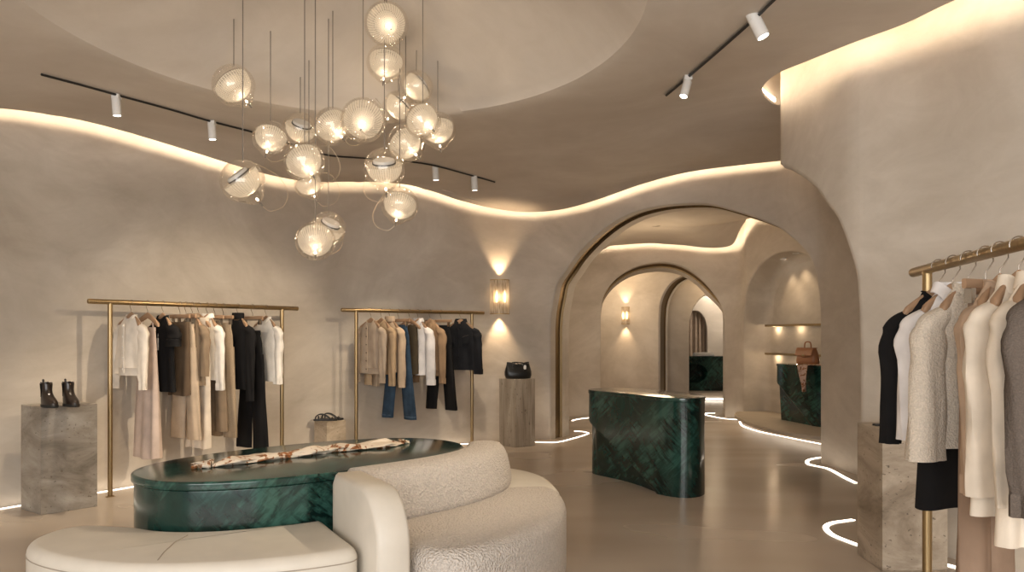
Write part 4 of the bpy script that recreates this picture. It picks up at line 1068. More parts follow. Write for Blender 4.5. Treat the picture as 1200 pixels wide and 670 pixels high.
def top(kind, label, cat, p, yaw, m, rail, sh=0.18, L=0.62, end=0.69, hem=None, dep=0.055, r0=0.062, r1=0.046, out=0.03, collar=None, m2=None, buttons=0, cuffs=False, seed=None, drop=0.03, hang=True, hl=None, bm=None, fwd=-0.02, sleeves=True, rib=False, dark=None):
    seed = seed if seed is not None else random.random() * 6
    if hang: hanger(p, yaw, hl or 'wooden hanger carrying the ' + short(label), sh - 0.015, 'bar', rail)
    t = thing(kind, label, cat, (p.x, p.y, RZ), yaw)
    obj('body', torso(sh, L, hem or sh * 0.98, dep, seed, drop=drop), m, t, 60)
    zs = -0.108 - 0.088
    if sleeves:
        for s in (-1, 1):
            mb, P, rs = sleeve(s, sh, zs + 0.01, end, r0, r1, out, fwd, seed + s, rib); o = obj('sleeve', mb, m, t, 60)
            if cuffs or rib:
                c = P[-1]; mb = MB(); l = rs[-1]; k = 1.10 if cuffs else 1.03; hgt = 0.055
                q = [[(c.x + (x - c.x) * kk, c.y + (y - c.y) * kk, zz) for x, y, z in l] for kk, zz in [(k, -end + hgt), (k + .03, -end + hgt - 0.006), (k + .03, -end - 0.004), (k - .12, -end - 0.006), (k - .16, -end + 0.02)]]
                mb.rings(q, True); obj('cuff', mb, m2 or m, o, 40)
    if rib:
        mb = MB(); hw = (hem or sh * .98)
        q = [[(math.copysign(abs(math.cos(a)) ** .8, math.cos(a)) * hw * kk, math.copysign(abs(math.sin(a)) ** .9, math.sin(a)) * dep * 1.05 * kk, zz) for a in [2 * PI * j / 48 for j in range(48)]] for kk, zz in [(1.03, -L + 0.05), (0.97, -L + 0.045), (0.95, -L - 0.012), (0.85, -L - 0.01)]]
        mb.rings(q, True); obj('hem_band', mb, m2 or m, t, 60)
    zn = -0.108
    if collar == 'turtle':
        mb = MB(); q = [[(0.062 * kk * math.cos(a), 0.036 * kk * math.sin(a), zz) for a in [2 * PI * j / 28 for j in range(28)]] for kk, zz in [(1.05, zn - 0.01), (0.98, zn + 0.02), (1.0, zn + 0.045), (1.10, zn + 0.05), (1.16, zn + 0.035), (1.14, zn + 0.0)]]
        mb.rings(q, True); obj('collar', mb, m2 or m, t, 60)
    elif collar in ('shirt', 'lapel', 'crew', 'band'):
        mb = MB(); nC = 36; q = []
        hgt = {'shirt': 0.036, 'lapel': 0.018, 'crew': 0.012, 'band': 0.022}[collar]; fall = {'shirt': 0.040, 'lapel': 0.05, 'crew': 0.004, 'band': 0.004}[collar]
        for kk, zz, f in [(0.93, zn - 0.012, 0), (0.98, zn + hgt * 0.6, 0), (1.02, zn + hgt, 0), (1.12, zn + hgt * 0.95, .2), (1.32, zn + hgt - fall, 1)]:
            if collar in ('crew', 'band'): kk = 0.98 + (kk - 0.98) * 0.25
            r = []
            for j in range(nC + 1):
                a = PI * 1.5 + R(12) + (2 * PI - R(24)) * j / nC                 # gap at the front (-y)
                fr_ = max(0, -math.sin(a)) ** 3
                r.append((0.062 * kk * math.cos(a) * (1 + 0.15 * f * fr_), 0.038 * kk * math.sin(a) - f * 0.012 * fr_, zz - (drop + 0.012) * fr_ - f * 0.035 * fr_))
            q.append(r)
        mb.rings(q, False); obj('collar', mb, m2 or m, t, 60)
    if collar == 'lapel':
        for s in (-1, 1):
            mb = MB(); mb.add([(s * .012, -.045, -.135), (s * .05, -.038, -.125), (s * .085, -.055, -.20), (s * .065, -.058, -.215), (s * .075, -.06, -.235), (s * .01, -.062, -.36)], [(0, 1, 2, 3, 4, 5)]); ob = obj('lapel', mb, m2 or m, t)
            so2 = ob.modifiers.new('solid', 'SOLIDIFY'); so2.thickness = 0.005
    if buttons:
        mb = MB(); mb.tube([(0.0, -dep * 0.98 - 0.002, -0.17), (0, -dep * 1.02 - 0.002, -(L + .17) / 2), (0, -dep * 1.05, -L + 0.01)], 0.006, 6, True, 1.0); obj('placket', mb, m2 or m, t)
        for k in range(buttons):
            z = -0.19 - (L - 0.23) * k / max(1, buttons - 1); mb = MB(); mb.lathe([(0, 0.004), (0.007, 0.004), (0.008, 0.0), (0.007, -.003)], 12, Matrix.Translation((0, -dep * 1.03 - 0.010, z)) @ Matrix.Rotation(R(90), 4, 'X')); obj('button', mb, bm or M_HORN, t)
    return t
M_HORN = mat('button_horn', (0.10, 0.07, 0.05), 0.4)
def trousers(kind, label, cat, p, yaw, m, rail, w=0.17, L=1.15, leg=0.085, splay=0.05, dep=0.032, seed=1.0, hang=True, hem_m=None, wb=0.14, z1=-0.150, drop_c=0.25, m2=None):
    if hang: hanger(p, yaw, 'wooden clip hanger holding the ' + short(label), w + 0.01, 'clip', rail)
    t = thing(kind, label, cat, (p.x, p.y, RZ), yaw)
    zc = z1 - drop_c
    def ringf(cx, hw, d, z, sd, am=0.003, n=28): return [(cx + hw * math.copysign(abs(math.cos(a)) ** .85, math.cos(a)) + wob(a, z, sd, am) * math.cos(a), (d + wob(a, z, sd, am)) * math.sin(a), z) for a in [2 * PI * j / n for j in range(n)]]
    mb = MB(); mb.rings([ringf(0, wb * w / .17, dep * 0.7, z1 - 0.035, seed), ringf(0, w * 1.0, dep, z1 - 0.12, seed), ringf(0, w * 1.06, dep * 1.15, zc - 0.02, seed)], True, (True, True)); obj('hips', mb, m, t, 60)
    mb = MB(); hb = wb * w / .17 * 1.02; mb.rings([ringf(0, hb, dep * .74, z1, seed, 0.001), ringf(0, hb * 1.01, dep * .76, z1 - 0.02, seed, .001), ringf(0, hb * 1.02, dep * .78, z1 - 0.042, seed, .001)], True, (True, False)); obj('waistband', mb, m2 or m, t, 60)
    for s in (-1, 1):
        rs = []
        for k in range(15):
            f = k / 14; z = zc + 0.03 + (-L - zc - 0.03) * f
            rs.append(ringf(s * (w * 0.52 + splay * f), w * 0.53 * (1 - f) + leg * f, dep * (1.1 - 0.1 * f), z, seed + s * 2 + f, 0.003 + 0.004 * f, 22))
        mb = MB(); mb.rings(rs, True, (True, True)); lo = obj('leg', mb, m, t, 60)
        if hem_m:
            mb = MB(); mb.rings([[(x + (x - s * (w * .52 + splay)) * .02, y * 1.05, -L + 0.028 + dz) for x, y, z in rs[-1]] for dz in (0, 0.005)], True); obj('hem_stitch', mb, hem_m, lo)
    return t
def skirt(kind, label, cat, p, yaw, m, rail, w=0.13, wb=0.17, L=0.7, dep=0.03, dep2=0.06, pleats=5, seed=1.0, hang=True, straps=False, clip=True, z1=-0.150, m2=None):
    if hang: hanger(p, yaw, 'wooden hanger holding the ' + short(label), (w + 0.02) if clip else 0.185, 'clip' if clip else 'bar', rail)
    t = thing(kind, label, cat, (p.x, p.y, RZ), yaw); rs = []
    for k in range(16):
        f = k / 15; z = z1 - 0.03 + (-L - z1 + 0.03) * f; hw = w + (wb - w) * f ** 0.7; d = dep + (dep2 - dep) * f
        rs.append([(hw * math.cos(a), math.copysign(abs(math.sin(a)) ** .8, math.sin(a)) * d + 0.20 * d * f * math.sin(pleats * 2 * a + seed + f), z + 0.006 * f * math.sin(3 * a + seed)) for a in [2 * PI * j / 64 for j in range(64)]])
    mb = MB(); mb.rings(rs, True, (True, True)); obj('body', mb, m, t, 60)
    mb = MB(); mb.rings([[(w * kk * math.cos(a), dep * kk * math.copysign(abs(math.sin(a)) ** .8, math.sin(a)), z) for a in [2 * PI * j / 40 for j in range(40)]] for kk, z in [(1.0, z1), (1.02, z1 - 0.003), (1.03, z1 - 0.034)]], True, (True, False)); obj('waistband', mb, m2 or m, t, 60)
    if straps:
        for s in (-1, 1):
            mb = MB(); mb.tube(spline([(s * w * .75, 0, z1 - 0.01), (s * w * 0.80, -0.005, z1 + 0.02), (s * w * 0.62, 0.004, -0.115), (s * w * .7, 0.01, z1 - 0.01)], 6), 0.004, 6); obj('strap', mb, m2 or m, t)
    return t

K = fabric
M_IV = K('ivory_knit', (0.78, 0.71, 0.62)); M_WHT = K('white_cotton', (0.80, 0.755, 0.69)); M_PINK = K('pale_rose_silk', (0.53, 0.425, 0.365), 0.55, 60, .05)
M_BLK = K('black_knit', (0.011, 0.0105, 0.011), 0.85); M_TAUPE = K('taupe_wool', (0.25, 0.185, 0.125)); M_BRN = K('brown_wool', (0.12, 0.082, 0.053)); M_CRM = K('cream_crepe', (0.70, 0.61, 0.50), .7)
M_BEI = K('beige_gabardine', (0.52, 0.41, 0.30)); M_TWD = boucle('tweed_check', (0.40, 0.31, 0.215), 160, .5, .004); M_GREI = K('greige_knit', (0.43, 0.345, 0.265)); M_CAM = K('camel_knit', (0.50, 0.36, 0.225))
M_SAND = K('sand_knit', (0.56, 0.43, 0.305)); M_OLV = K('dark_olive_wool', (0.075, 0.057, 0.036)); M_CARB = K('caramel_jersey', (0.27, 0.18, 0.11)); M_DEN = K('blue_denim', (0.040, 0.070, 0.112), .85, 300, .3, .35)
M_DENS = K('denim_stitching', (0.16, 0.24, 0.34)); M_BDEN = K('black_denim', (0.013, 0.0135, 0.016), .7, 260, .3, .25); M_LAV = K('white_poplin', (0.74, 0.71, 0.70)); M_CBOU = boucle('cream_boucle_wool', (0.74, 0.66, 0.56), 150, .7, .005)
M_CMEL = K('camel_cashmere', (0.44, 0.32, 0.23), .95, 90, .35); M_BLAZ = K('cream_suiting', (0.74, 0.66, 0.555), .8, 200, .1); M_GRW = boucle('grey_brown_wool', (0.13, 0.105, 0.088), 190, .6, .004)
M_TAN = K('tan_suede', (0.27, 0.185, 0.13), .9); M_NAP = K('black_nappa', (0.012, 0.012, 0.012), .38, 60, .25, .1, .5, .004)
yL, yR, yN = R(-34), R(-40), R(-11)

# left rack, from left to right
q = colL
top('cardigan', 'ivory long-sleeved cardigan, first at the left end of the left rack', 'cardigan', q(154), yL, M_IV, drL, 0.165, 0.58, 0.70, 0.175, .062, collar='crew', buttons=5, bm=M_WHT, out=.035, rib=True)
skirt('slip_dress', 'long pale rose slip dress hanging next to the ivory cardigan', 'dress', q(173), yL, M_PINK, drL, .10, .17, 1.28, .03, .06, 4, 2.0, True, True, False, -0.20)
top('dress', 'short-sleeved black dress with a white price tag on the left rack', 'dress', q(191), yL, M_BLK, drL, 0.155, 0.74, 0.36, 0.165, .05, r0=.07, r1=.075, out=.03, collar='crew', seed=2.2)
dpt = q(191)
tg = thing('price_tag', 'small white price tag hanging on the black dress', 'tag', (dpt.x - .012, dpt.y - .072, RZ - 0.30), yL)
mb = MB(); mb.box((0, 0, -.04), (.018, .003, .10)); obj('card', mb, M_WHITE, tg, bevel=.001); mb = MB(); mb.tube([(0, 0, .01), (0, .002, .05)], .001, 5); obj('string', mb, M_WHITE, tg)
skirt('skirt', 'dark brown wool skirt on a clip hanger beside the black dress', 'skirt', q(211), yL, M_BRN, drL, .12, .14, .78, .03, .045, 3, 1.2)
trousers('trousers', 'beige wide trousers mostly hidden behind the taupe jacket on the left rack', 'trousers', q(218), yL, M_BEI, drL, .13, 1.16, .088, .045, seed=3.1)
top('jacket', 'taupe jacket with rolled collar left of the cream wide trousers', 'jacket', q(225.5), yL, M_TAUPE, drL, 0.165, 0.70, 0.62, 0.17, .05, collar='shirt', buttons=4, seed=4.4)
skirt('long_skirt', 'floor-length cream crepe skirt draped over its hanger, longest white piece on the left rack', 'skirt', q(233), yL, M_CRM, drL, .135, .155, 1.25, .035, .055, 3, .4, True, False, False, -0.11)
top('shirt', 'cream shirt with a long cuffed sleeve in the middle of the left rack', 'shirt', q(243), yL, M_WHT, drL, 0.165, 0.66, 0.74, 0.17, .052, collar='shirt', buttons=5, bm=M_IV, cuffs=True, out=.05, seed=1.9)
trousers('trousers', 'olive brown trousers behind the tweed pair on the left rack', 'trousers', q(252), yL, M_TAUPE, drL, .11, 1.12, .075, .03, seed=2.7)
trousers('trousers', 'beige tweed trousers hanging in the right half of the left rack', 'trousers', q(262), yL, M_TWD, drL, .125, 1.18, .085, .035, seed=5.0)
top('turtleneck_sweater', 'black turtleneck sweater on the left rack', 'sweater', q(279), yL, M_BLK, drL, 0.17, 0.76, 0.86, 0.175, .055, collar='turtle', out=.03, seed=.7)
trousers('trousers', 'black wide trousers right of the black turtleneck', 'trousers', q(296), yL, M_BLK, drL, .135, 1.32, .10, .045, seed=4.0, z1=-.22)
top('shirt', 'white shirt hanging last at the right end of the left rack', 'shirt', q(312), yL, M_WHT, drL, 0.165, 0.70, 0.72, 0.17, .055, collar='band', cuffs=True, out=.03, seed=3.3)

# far rack, from left to right
q = colR
top('cardigan', 'greige cardigan with dark buttons, first on the far rack', 'cardigan', q(435), yR, M_GREI, drR, 0.175, 0.66, 0.76, 0.175, .055, collar='crew', buttons=6, out=.03, seed=1.1, drop=.06, rib=True)
top('sweater', 'camel knit sweater, second on the far rack', 'sweater', q(447), yR, M_CAM, drR, 0.165, 0.68, 0.80, 0.165, .05, collar='crew', out=.03, seed=2.3)
top('sweater', 'pale sand knit sweater with a long sleeve, left of the blue jeans', 'sweater', q(457), yR, M_SAND, drR, 0.165, 0.66, 0.82, 0.165, .05, collar='turtle', out=.04, seed=4.9)
trousers('jeans', 'blue denim jeans hanging on a clip hanger', 'jeans', q(467), yR, M_DEN, drR, .165, 1.17, .083, .10, seed=2.0, hem_m=M_DENS)
skirt('skirt', 'dark olive brown skirt between the blue jeans and the white shirt', 'skirt', q(480), yR, M_OLV, drR, .12, .13, .69, .03, .045, 2, .9, True, False, False)
top('shirt', 'off-white shirt with a puffed sleeve in the middle of the far rack', 'shirt', q(490), yR, M_LAV, drR, 0.165, 0.70, 0.80, 0.165, .05, collar='shirt', cuffs=True, r0=.066, r1=.06, out=.05, seed=5.3)
top('jacket', 'caramel brown zip jacket between the white shirt and black trousers', 'jacket', q(504), yR, M_CARB, drR, 0.17, 0.70, 0.79, 0.17, .055, collar='lapel', r0=.064, out=.045, seed=.3, rib=True)
trousers('trousers', 'black trousers on a clip hanger next to the black denim jacket', 'trousers', q(517), yR, M_BLK, drR, .155, 1.10, .085, .085, seed=1.3)
o = top('denim_jacket', 'black denim jacket turned to the front at the right end of the far rack', 'jacket', q(540), R(-20), M_BDEN, drR, 0.185, 0.66, 0.70, 0.18, .06, collar='shirt', cuffs=True, buttons=5, bm=M_STEEL, r0=.068, r1=.05, out=.045, seed=2.9)
for s in (-1, 1):
    mb = MB(); slab(mb, ccw([(s * .05, -.36), (s * .125, -.36), (s * .125, -.27), (s * .05, -.27)]), 0, .006, .002); mb.v = [(x, -.060 - z, y) for x, y, z in mb.v]; obj('pocket', mb, M_BDEN, o)
mb = MB(); mb.tube([(.05, -.069, -.285), (.09, -.071, -.268), (.125, -.066, -.262)], .0025, 5); obj('pocket_stitch', mb, M_GRW, o)

# nearest rack, from far to near
q = colN
top('sweater', 'black fine knit sweater, first on the nearest rack', 'sweater', q(1100), R(-10), M_BLK, drN, 0.15, 0.62, 0.695, 0.15, .05, collar='crew', r0=.052, r1=.038, out=.030, seed=1.0)
top('blouse', 'white poplin blouse right of the black sweater on the nearest rack', 'blouse', q(1117), R(1), M_LAV, drN, 0.142, 0.68, 0.655, 0.14, .05, collar='shirt', r0=.053, r1=.057, out=.018, seed=2.0)
skirt('skirt', 'black skirt hanging below the white blouse on the nearest rack', 'skirt', q(1118), R(6), M_BLK, drN, .105, .145, .905, .03, .045, 2, .5, False, False, True, -0.24)
top('jacket', 'cream boucle jacket with a wide woolly sleeve on the nearest rack', 'jacket', q(1135), R(14), M_CBOU, drN, 0.145, 0.66, 0.70, 0.15, .055, collar='band', r0=.064, r1=.068, out=.055, seed=3.0)
trousers('trousers', 'tan suede trousers gripped by a clip hanger on the nearest rack', 'trousers', q(1155), R(24), M_TAN, drN, .095, 1.36, .075, .01, seed=2.2)
top('sweater', 'camel cashmere sweater right of the clip hanger on the nearest rack', 'sweater', q(1172), R(24), M_CMEL, drN, 0.135, 0.72, 0.755, 0.14, .05, collar='crew', r0=.055, r1=.044, out=.02, seed=4.0, rib=True)
o = top('blazer', 'cream tailored blazer with cuff buttons on the nearest rack', 'blazer', q(1194), R(22), M_BLAZ, drN, 0.15, 0.80, 0.735, 0.16, .055, collar='lapel', r0=.062, r1=.054, out=.03, seed=5.0)
for k in range(4):
    mb = MB(); mb.lathe([(0, .004), (.007, .004), (.008, 0), (.007, -.003)], 12, Matrix.Translation((-.150 + .0, -.020 - .037, -.64 - .02 * k)) @ Matrix.Rotation(R(90), 4, 'X')); obj('button', mb, M_IV, o)
top('coat', 'cream coat half hidden behind the grey wool cardigan at the right edge', 'coat', q(1216), R(26), M_CRM, drN, 0.14, 0.86, 0.74, 0.15, .05, collar='lapel', r0=.055, r1=.046, out=.02, seed=.2)
top('cardigan', 'dark grey brown wool cardigan cut off by the right edge', 'cardigan', q(1243), R(26), M_GRW, drN, 0.155, 0.72, 0.73, 0.16, .055, collar='crew', r0=.060, r1=.05, out=.025, seed=1.6, rib=True)

# ------------------------------------------------------------------ ankle boots on the left plinth
M_BOOT = mat('dark_brown_leather', (0.022, 0.014, 0.010), 0.28); M_SOLE = mat('rubber_sole', (0.012, 0.011, 0.010), 0.7); M_ELA = fabric('elastic_gusset', (0.008, 0.008, 0.008), .9)
def boot(loc, rz, label, knot):
    t = thing('ankle_boot', label, 'boot', tuple(loc), rz, 'pair of ankle boots')
    def foot(z, back, front, hw, n=32, bh=0.8):
        pts = []
        for j in range(n):
            a = 2 * PI * j / n; c, s = math.cos(a), math.sin(a); l = (front - back) / 2; cx = (front + back) / 2
            wd = hw * (1.0 + 0.12 * c - 0.10 * math.cos(2 * a)); pts.append((cx + l * math.copysign(abs(c) ** .8, c), wd * math.copysign(abs(s) ** .85, s), z))
        return pts
    mb = MB(); mb.rings([foot(0.0, -.065, .178, .042), foot(.006, -.067, .181, .044), foot(.020, -.066, .181, .044), foot(.024, -.064, .178, .042)], True, (True, True)); obj('sole', mb, M_SOLE, t, 50)
    prof = [(.022, -.063, .177, .041), (.035, -.066, .178, .042), (.050, -.066, .168, .042), (.064, -.064, .146, .041), (.080, -.061, .116, .039), (.098, -.057, .086, .037), (.118, -.054, .066, .036), (.140, -.052, .056, .036), (.165, -.053, .053, .037), (.190, -.054, .053, .038), (.205, -.055, .052, .038)]
    rs = [foot(*q_) for q_ in prof]
    rs[-1] = [(x, y, z - .012 * (1 + math.cos(math.atan2(y, x) * 2)) / 2 + (.01 if x < -.03 else 0)) for x, y, z in rs[-1]]
    inn = [[(x * .88 - .000, y * .86, z - .001) for x, y, z in rs[-1]], [(x * .8, y * .75, z - .08) for x, y, z in rs[-1]]]
    mb = MB(); mb.rings(rs + inn, True, (True, True)); obj('upper', mb, M_BOOT, t, 60)
    for s in (-1, 1):
        mb = MB(); pts = [(-.022, .195), (.024, .193), (.014, .13), (.004, .085), (-.004, .085), (-.012, .13)]
        vs = []
        for x, z in pts:
            hw = np.interp(z, [q_[0] for q_ in prof], [q_[3] for q_ in prof]); vs.append((x, s * (hw * 1.07 + .0015), z))
        mb.add(vs + [(x, y - s * .006, z) for x, y, z in vs], [tuple(range(6)), (0, 1, 7, 6), (1, 2, 8, 7), (2, 3, 9, 8), (3, 4, 10, 9), (4, 5, 11, 10), (5, 0, 6, 11), tuple(range(11, 5, -1))]); obj('elastic_gusset', mb, M_ELA, t)
    mb = MB(); mb.tube(spline([(-.052, 0, .19), (-.064, 0, .212), (-.062, 0, .226), (-.05, 0, .222), (-.046, 0, .20)], 5), .006, 8, True, .5); obj('pull_tab', mb, M_BOOT, t)
    t.scale = (.86, .86, .86)
    if knot:
        mb = MB()
        for dz, dx in ((.165, -.066), (.148, -.070)): mb.tube([Vector((dx + .008 * math.cos(2 * PI * k / 10), .012 * math.sin(2 * PI * k / 10), dz)) for k in range(11)], .005, 6)
        mb.tube([(-.066, 0, .16), (-.07, .004, .135), (-.066, .006, .118)], .004, 6); obj('knot', mb, M_BOOT, t)
    return t
z = Vector((0, 0, PH1 + .0005))
boot(fl(66, 600) * 0 + Vector((-3.335, 5.70, PH1 + .0005)), R(-38), 'left ankle boot with a knotted back strap on the grey plinth', True)
boot(Vector((-3.215, 5.765, PH1 + .0005)), R(-40), 'right ankle boot with a pull tab on the grey plinth', False)

# ------------------------------------------------------------------ black handbag, sandals, slim accessory
M_BAG = mat('black_grained_leather', (0.010, 0.010, 0.010), 0.33)
n_ = nd(M_BAG, 'ShaderNodeTexVoronoi', Scale=160.0); ln(M_BAG, coords(M_BAG), n_.inputs['Vector']); bump(M_BAG, n_.outputs['Distance'], .25, .003)
bc = sum((Vector((x, y, 0)) for x, y in PL3), Vector()) / 4
t = thing('handbag', 'slouchy black leather handbag on the tall striped plinth', 'handbag', (bc.x + .012, bc.y - .02, PH3 + .0005), R(18))
rs = []
for k, (zz, hw, hd) in enumerate([(0, .135, .062), (.008, .148, .072), (.04, .160, .080), (.08, .160, .076), (.115, .150, .060), (.140, .142, .042), (.160, .138, .032), (.172, .134, .03)]):
    rs.append([(math.copysign(abs(math.cos(a)) ** .7, math.cos(a)) * hw + wob(a, zz * 9, 1.3, .003 + .02 * zz), math.copysign(abs(math.sin(a)) ** .8, math.sin(a)) * hd + wob(a, zz * 7, 2.0, .002 + .012 * zz), zz + .012 * math.sin(2.0 * a + .6) * (zz / .17) + (.012 * abs(math.cos(a)) * (zz / .17) ** 2)) for a in [2 * PI * j / 48 for j in range(48)]])
rs += [[(x * .93, y * .8, z - .004) for x, y, z in rs[-1]], [(x * .9, y * .7, z - .05) for x, y, z in rs[-1]]]
mb = MB(); mb.rings(rs, True, (True, True)); obj('body', mb, M_BAG, t, 70)
for s in (-1, 1):
    mb = MB(); mb.tube(spline([(-.085, s * .050, .125), (-.075, s * .046, .172), (-.04, s * .05, .188), (.03, s * .052, .186), (.07, s * .048, .170), (.085, s * .050, .125)], 6), .006, 8); obj('handle', mb, M_BAG, t)
mb = MB(); mb.tube(spline([(-.03, -.05, .178), (.02, -.07, .16), (.05, -.078, .13), (.04, -.08, .10)], 6), .005, 6); obj('strap', mb, M_BAG, t)
mb = MB(); slab(mb, smooth_outline([(-.014, -.022), (.014, -.022), (.014, .016), (0, .026), (-.014, .016)], 3), 0, .003); mb.v = [(x + .055, -.086 - z, y + .135) for x, y, z in mb.v]; obj('luggage_tag', mb, M_WHITE, t)['label'] = 'white hang tag'

pc = sum((Vector((x, y, 0)) for x, y in PL2), Vector()) / 4
M_SAN = mat('black_sandal_leather', (0.012, 0.011, 0.010), 0.4)
for k, (dx, dy, rz, lab) in enumerate([(-.045, -.035, R(8), 'front black strappy sandal of the pair on the low beige plinth'), (.0, .055, R(2), 'rear black strappy sandal of the pair on the low beige plinth')]):
    t = thing('sandal', lab, 'sandal', (pc.x + dx + .01, pc.y + dy - .01, PH2 + .0005), rz, 'pair of black sandals')
    so3 = smooth_outline([(-.115, -.026), (-.05, -.024), (.03, -.034), (.085, -.036), (.118, -.012), (.112, .022), (.06, .036), (-.03, .026), (-.10, .028), (-.122, .004)], 5)
    mb = MB(); slab(mb, so3, 0, .018, .004, .003, 3); obj('sole', mb, M_SAN, t)
    for x0, x1, hh in ((.085, .045, .020), (.045, .085, .022), (-.06, -.085, .034)):
        mb = MB(); mb.tube(spline([(x0, -.034, .010), ((x0 + x1) / 2, -.028, hh), ((x0 + x1) / 2, 0, hh + .012), ((x0 + x1) / 2, .028, hh), (x1, .034, .010)], 5), .007, 8, True, .6); obj('strap', mb, M_SAN, t)
    for s in (-1, 1):
        mb = MB(); mb.tube(spline([(-.105, s * .012, .012), (-.098, s * .022, .045), (-.06, s * .030, .066), (-.01, s * .030, .060), (.035, s * .030, .030), (.055, s * .034, .010)], 6), .0055, 8); obj('strap', mb, M_SAN, t)

t = thing('slim_case', 'slim dark flat case lying on the right stone plinth beside the black sleeve', 'case', (2.13, 4.50, PH4 + .0005), R(4))
mb = MB(); slab(mb, smooth_outline([(-.075, -.022), (.075, -.022), (.082, 0), (.075, .022), (-.075, .022), (-.082, 0)], 4), 0, .011, .004, .003, 3); obj('body', mb, M_SAN, t)
mb = MB(); slab(mb, ccw([(.03, -.0235), (.036, -.0235), (.036, .0235), (.03, .0235)]), .0095, .0125, .001); obj('band', mb, M_BRASS, t)

# ------------------------------------------------------------------ printed scarf on the table
def scarf_mat(name, base, scale=14.0, stretch=(1, 1, 1)):
    m = mat(name, rough=0.6, spec=0.3); v = coords(m, stretch)
    nz = nd(m, 'ShaderNodeTexNoise', Scale=scale * .8, Detail=3.0, Distortion=1.5); ln(m, v, nz.inputs['Vector'])
    r = ramp(m, [(.0, base), (.54, base), (.575, (.33, .125, .04)), (.62, (.30, .11, .035)), (.64, (.06, .035, .022)), (.67, (.40, .24, .13)), (.72, (.35, .25, .17)), (.8, base)])
    ln(m, nz.outputs['Fac'], r.inputs['Fac']); ln(m, r.outputs['Color'], bsdf(m).inputs['Base Color']); return m
M_SCARF = scarf_mat('printed_silk', (0.70, 0.60, 0.48), 17.0)
M_SCARF2 = scarf_mat('printed_silk_pink', (0.62, 0.45, 0.36), 22.0)
a_, b_ = fl(247, 547, TH), fl(470, 520, TH); mid = (a_ + b_) / 2; dv = (b_ - a_); Ls = dv.length; dv.normalize(); sv = Vector((-dv.y, dv.x, 0))
t = thing('silk_scarf', 'long cream silk scarf with rust pattern twisted across the green table top', 'scarf', (mid.x, mid.y, TH + .0005), math.atan2(dv.y, dv.x))
for lay, (wo, hs, off, ph) in enumerate([(.046, .017, -.018, 0.0), (.038, .018, .026, 2.0)]):
    rs = []; n = 20
    for k in range(97):
        f = k / 96; x = (f - .5) * Ls * (1 - .06 * lay) + .02 * lay
        wd = wo * (1 + .28 * math.sin(9 * f + ph) + .18 * math.sin(23 * f + 2 * ph)) * min(1, .35 + 6 * min(f, 1 - f)); hh = hs * (1 + .22 * math.sin(13 * f + ph) + .15 * math.sin(31 * f)) * min(1, .35 + 7 * min(f, 1 - f))
        yc = off * math.cos(7.5 * f + ph * .4) * (1 if .1 < f < .9 else .6) + .01 * math.sin(5 * f)
        r = []
        for j in range(n):
            a = 2 * PI * j / n; e = 1 + .16 * math.sin(4 * a + 26 * f + ph) + .08 * math.sin(7 * a - 40 * f)
            r.append((x, yc + wd * e * math.cos(a), max(.0, hh * (.92 + e * math.sin(a)))))
        rs.append(r)
    mb = MB(); mb.rings(rs, True, (True, True)); obj('fold', mb, M_SCARF, t, 80)
mb = MB(); P = []
for (x0, y0, l, wd, an_) in [(-Ls / 2 - .01, -.02, .09, .05, 2.7), (-Ls / 2 + .02, .03, .10, .06, 2.3), (Ls / 2 - .01, 0, .07, .045, .1)]:
    g = []
    for i in range(9):
        row = []
        for j in range(9):
            u, v = i / 8, j / 8 - .5; row.append((x0 + math.cos(an_) * u * l - math.sin(an_) * v * wd * (1 - .3 * u), y0 + math.sin(an_) * u * l + math.cos(an_) * v * wd * (1 - .3 * u), .018 + .014 * math.sin(11 * v + 4 * u) * (1 - .5 * u) - .010 * u))
        g.append(row)
    mb.rings(g, False)
obj('loose_end', mb, M_SCARF, t, 80).modifiers.new('solid', 'SOLIDIFY').thickness = 0.004

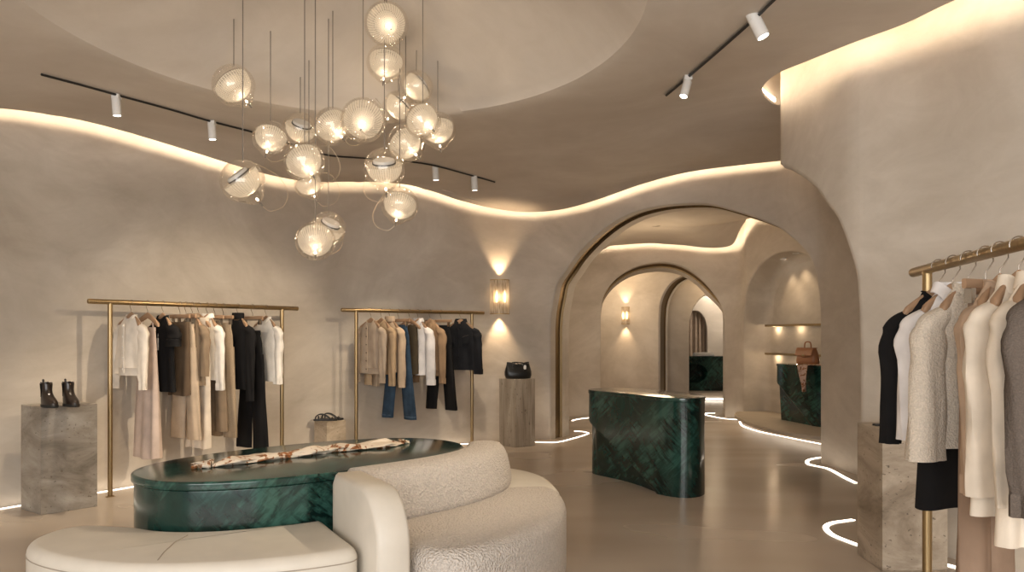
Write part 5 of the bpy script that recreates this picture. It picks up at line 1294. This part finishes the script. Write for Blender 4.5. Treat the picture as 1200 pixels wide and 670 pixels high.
# ------------------------------------------------------------------ tan bag and scarf on the niche counter
M_TANL = mat('tan_leather', (0.33, 0.145, 0.065), 0.42)
kt = at(946.5, 425, 10.28); zc = 0.144 + 0.765
t = thing('leather_bag', 'tan leather flap bag with a top handle on the niche counter', 'bag', (kt.x + .02, 10.33, zc + .0005), R(-58))
rs = []
for zz, hw, hd in [(0, .135, .066), (.01, .150, .078), (.06, .156, .080), (.12, .148, .070), (.17, .136, .055), (.205, .125, .044), (.222, .118, .035)]:
    rs.append([(math.copysign(abs(math.cos(a)) ** .6, math.cos(a)) * hw, math.copysign(abs(math.sin(a)) ** .7, math.sin(a)) * hd, zz) for a in [2 * PI * j / 40 for j in range(40)]])
mb = MB(); mb.rings(rs, True, (True, True)); obj('body', mb, M_TANL, t, 60)
fp = [(.02, .224), (-.045, .224), (-.072, .19), (-.088, .13), (-.090, .118)]
mb = MB(); rsf = [[(x, y, z) for x in np.linspace(-.135, .135, 16)] for y, z in fp]; rsf[-1] = [(x, y, z + .018 * math.cos(x / .135 * PI) * -1) for x, y, z in rsf[-1]]
mb.rings(rsf, False); o = obj('flap', mb, M_TANL, t, 60); o.modifiers.new('solid', 'SOLIDIFY').thickness = .006
mb = MB(); mb.box((0, -.094, .128), (.035, .008, .022)); obj('clasp', mb, M_BRASS, o, bevel=.002)
mb = MB(); mb.tube(spline([(-.05, 0, .215), (-.048, 0, .26), (-.03, 0, .295), (.03, 0, .295), (.048, 0, .26), (.05, 0, .215)], 6), .009, 8); obj('handle', mb, M_TANL, t)
cs = Vector((3.80, 10.12, 0)); t = thing('draped_scarf', 'pink and cream printed scarf hanging over the edge of the niche counter', 'scarf', (cs.x, cs.y, zc), R(-70))
g = []
for i in range(26):
    row = []; u = i / 25
    for j in range(15):
        v = j / 14 - .5; wd = .16 * (1.1 - .75 * max(0, u - .3) / .7)
        if u < .35: y, z = .16 - .27 * (u / .35), .012 + .006 * math.sin(9 * v + 8 * u)
        else: y, z = -.115 - .018 * math.sin(11 * v + 3 * u) - .01, .010 - .34 * ((u - .35) / .65) - .05 * v * 0
        row.append((v * wd + .03 * max(0, u - .35), y + (.008 * math.sin(14 * v)), z))
    g.append(row)
mb = MB(); mb.rings(g, False); obj('cloth', mb, M_SCARF2, t, 80).modifiers.new('solid', 'SOLIDIFY').thickness = 0.004
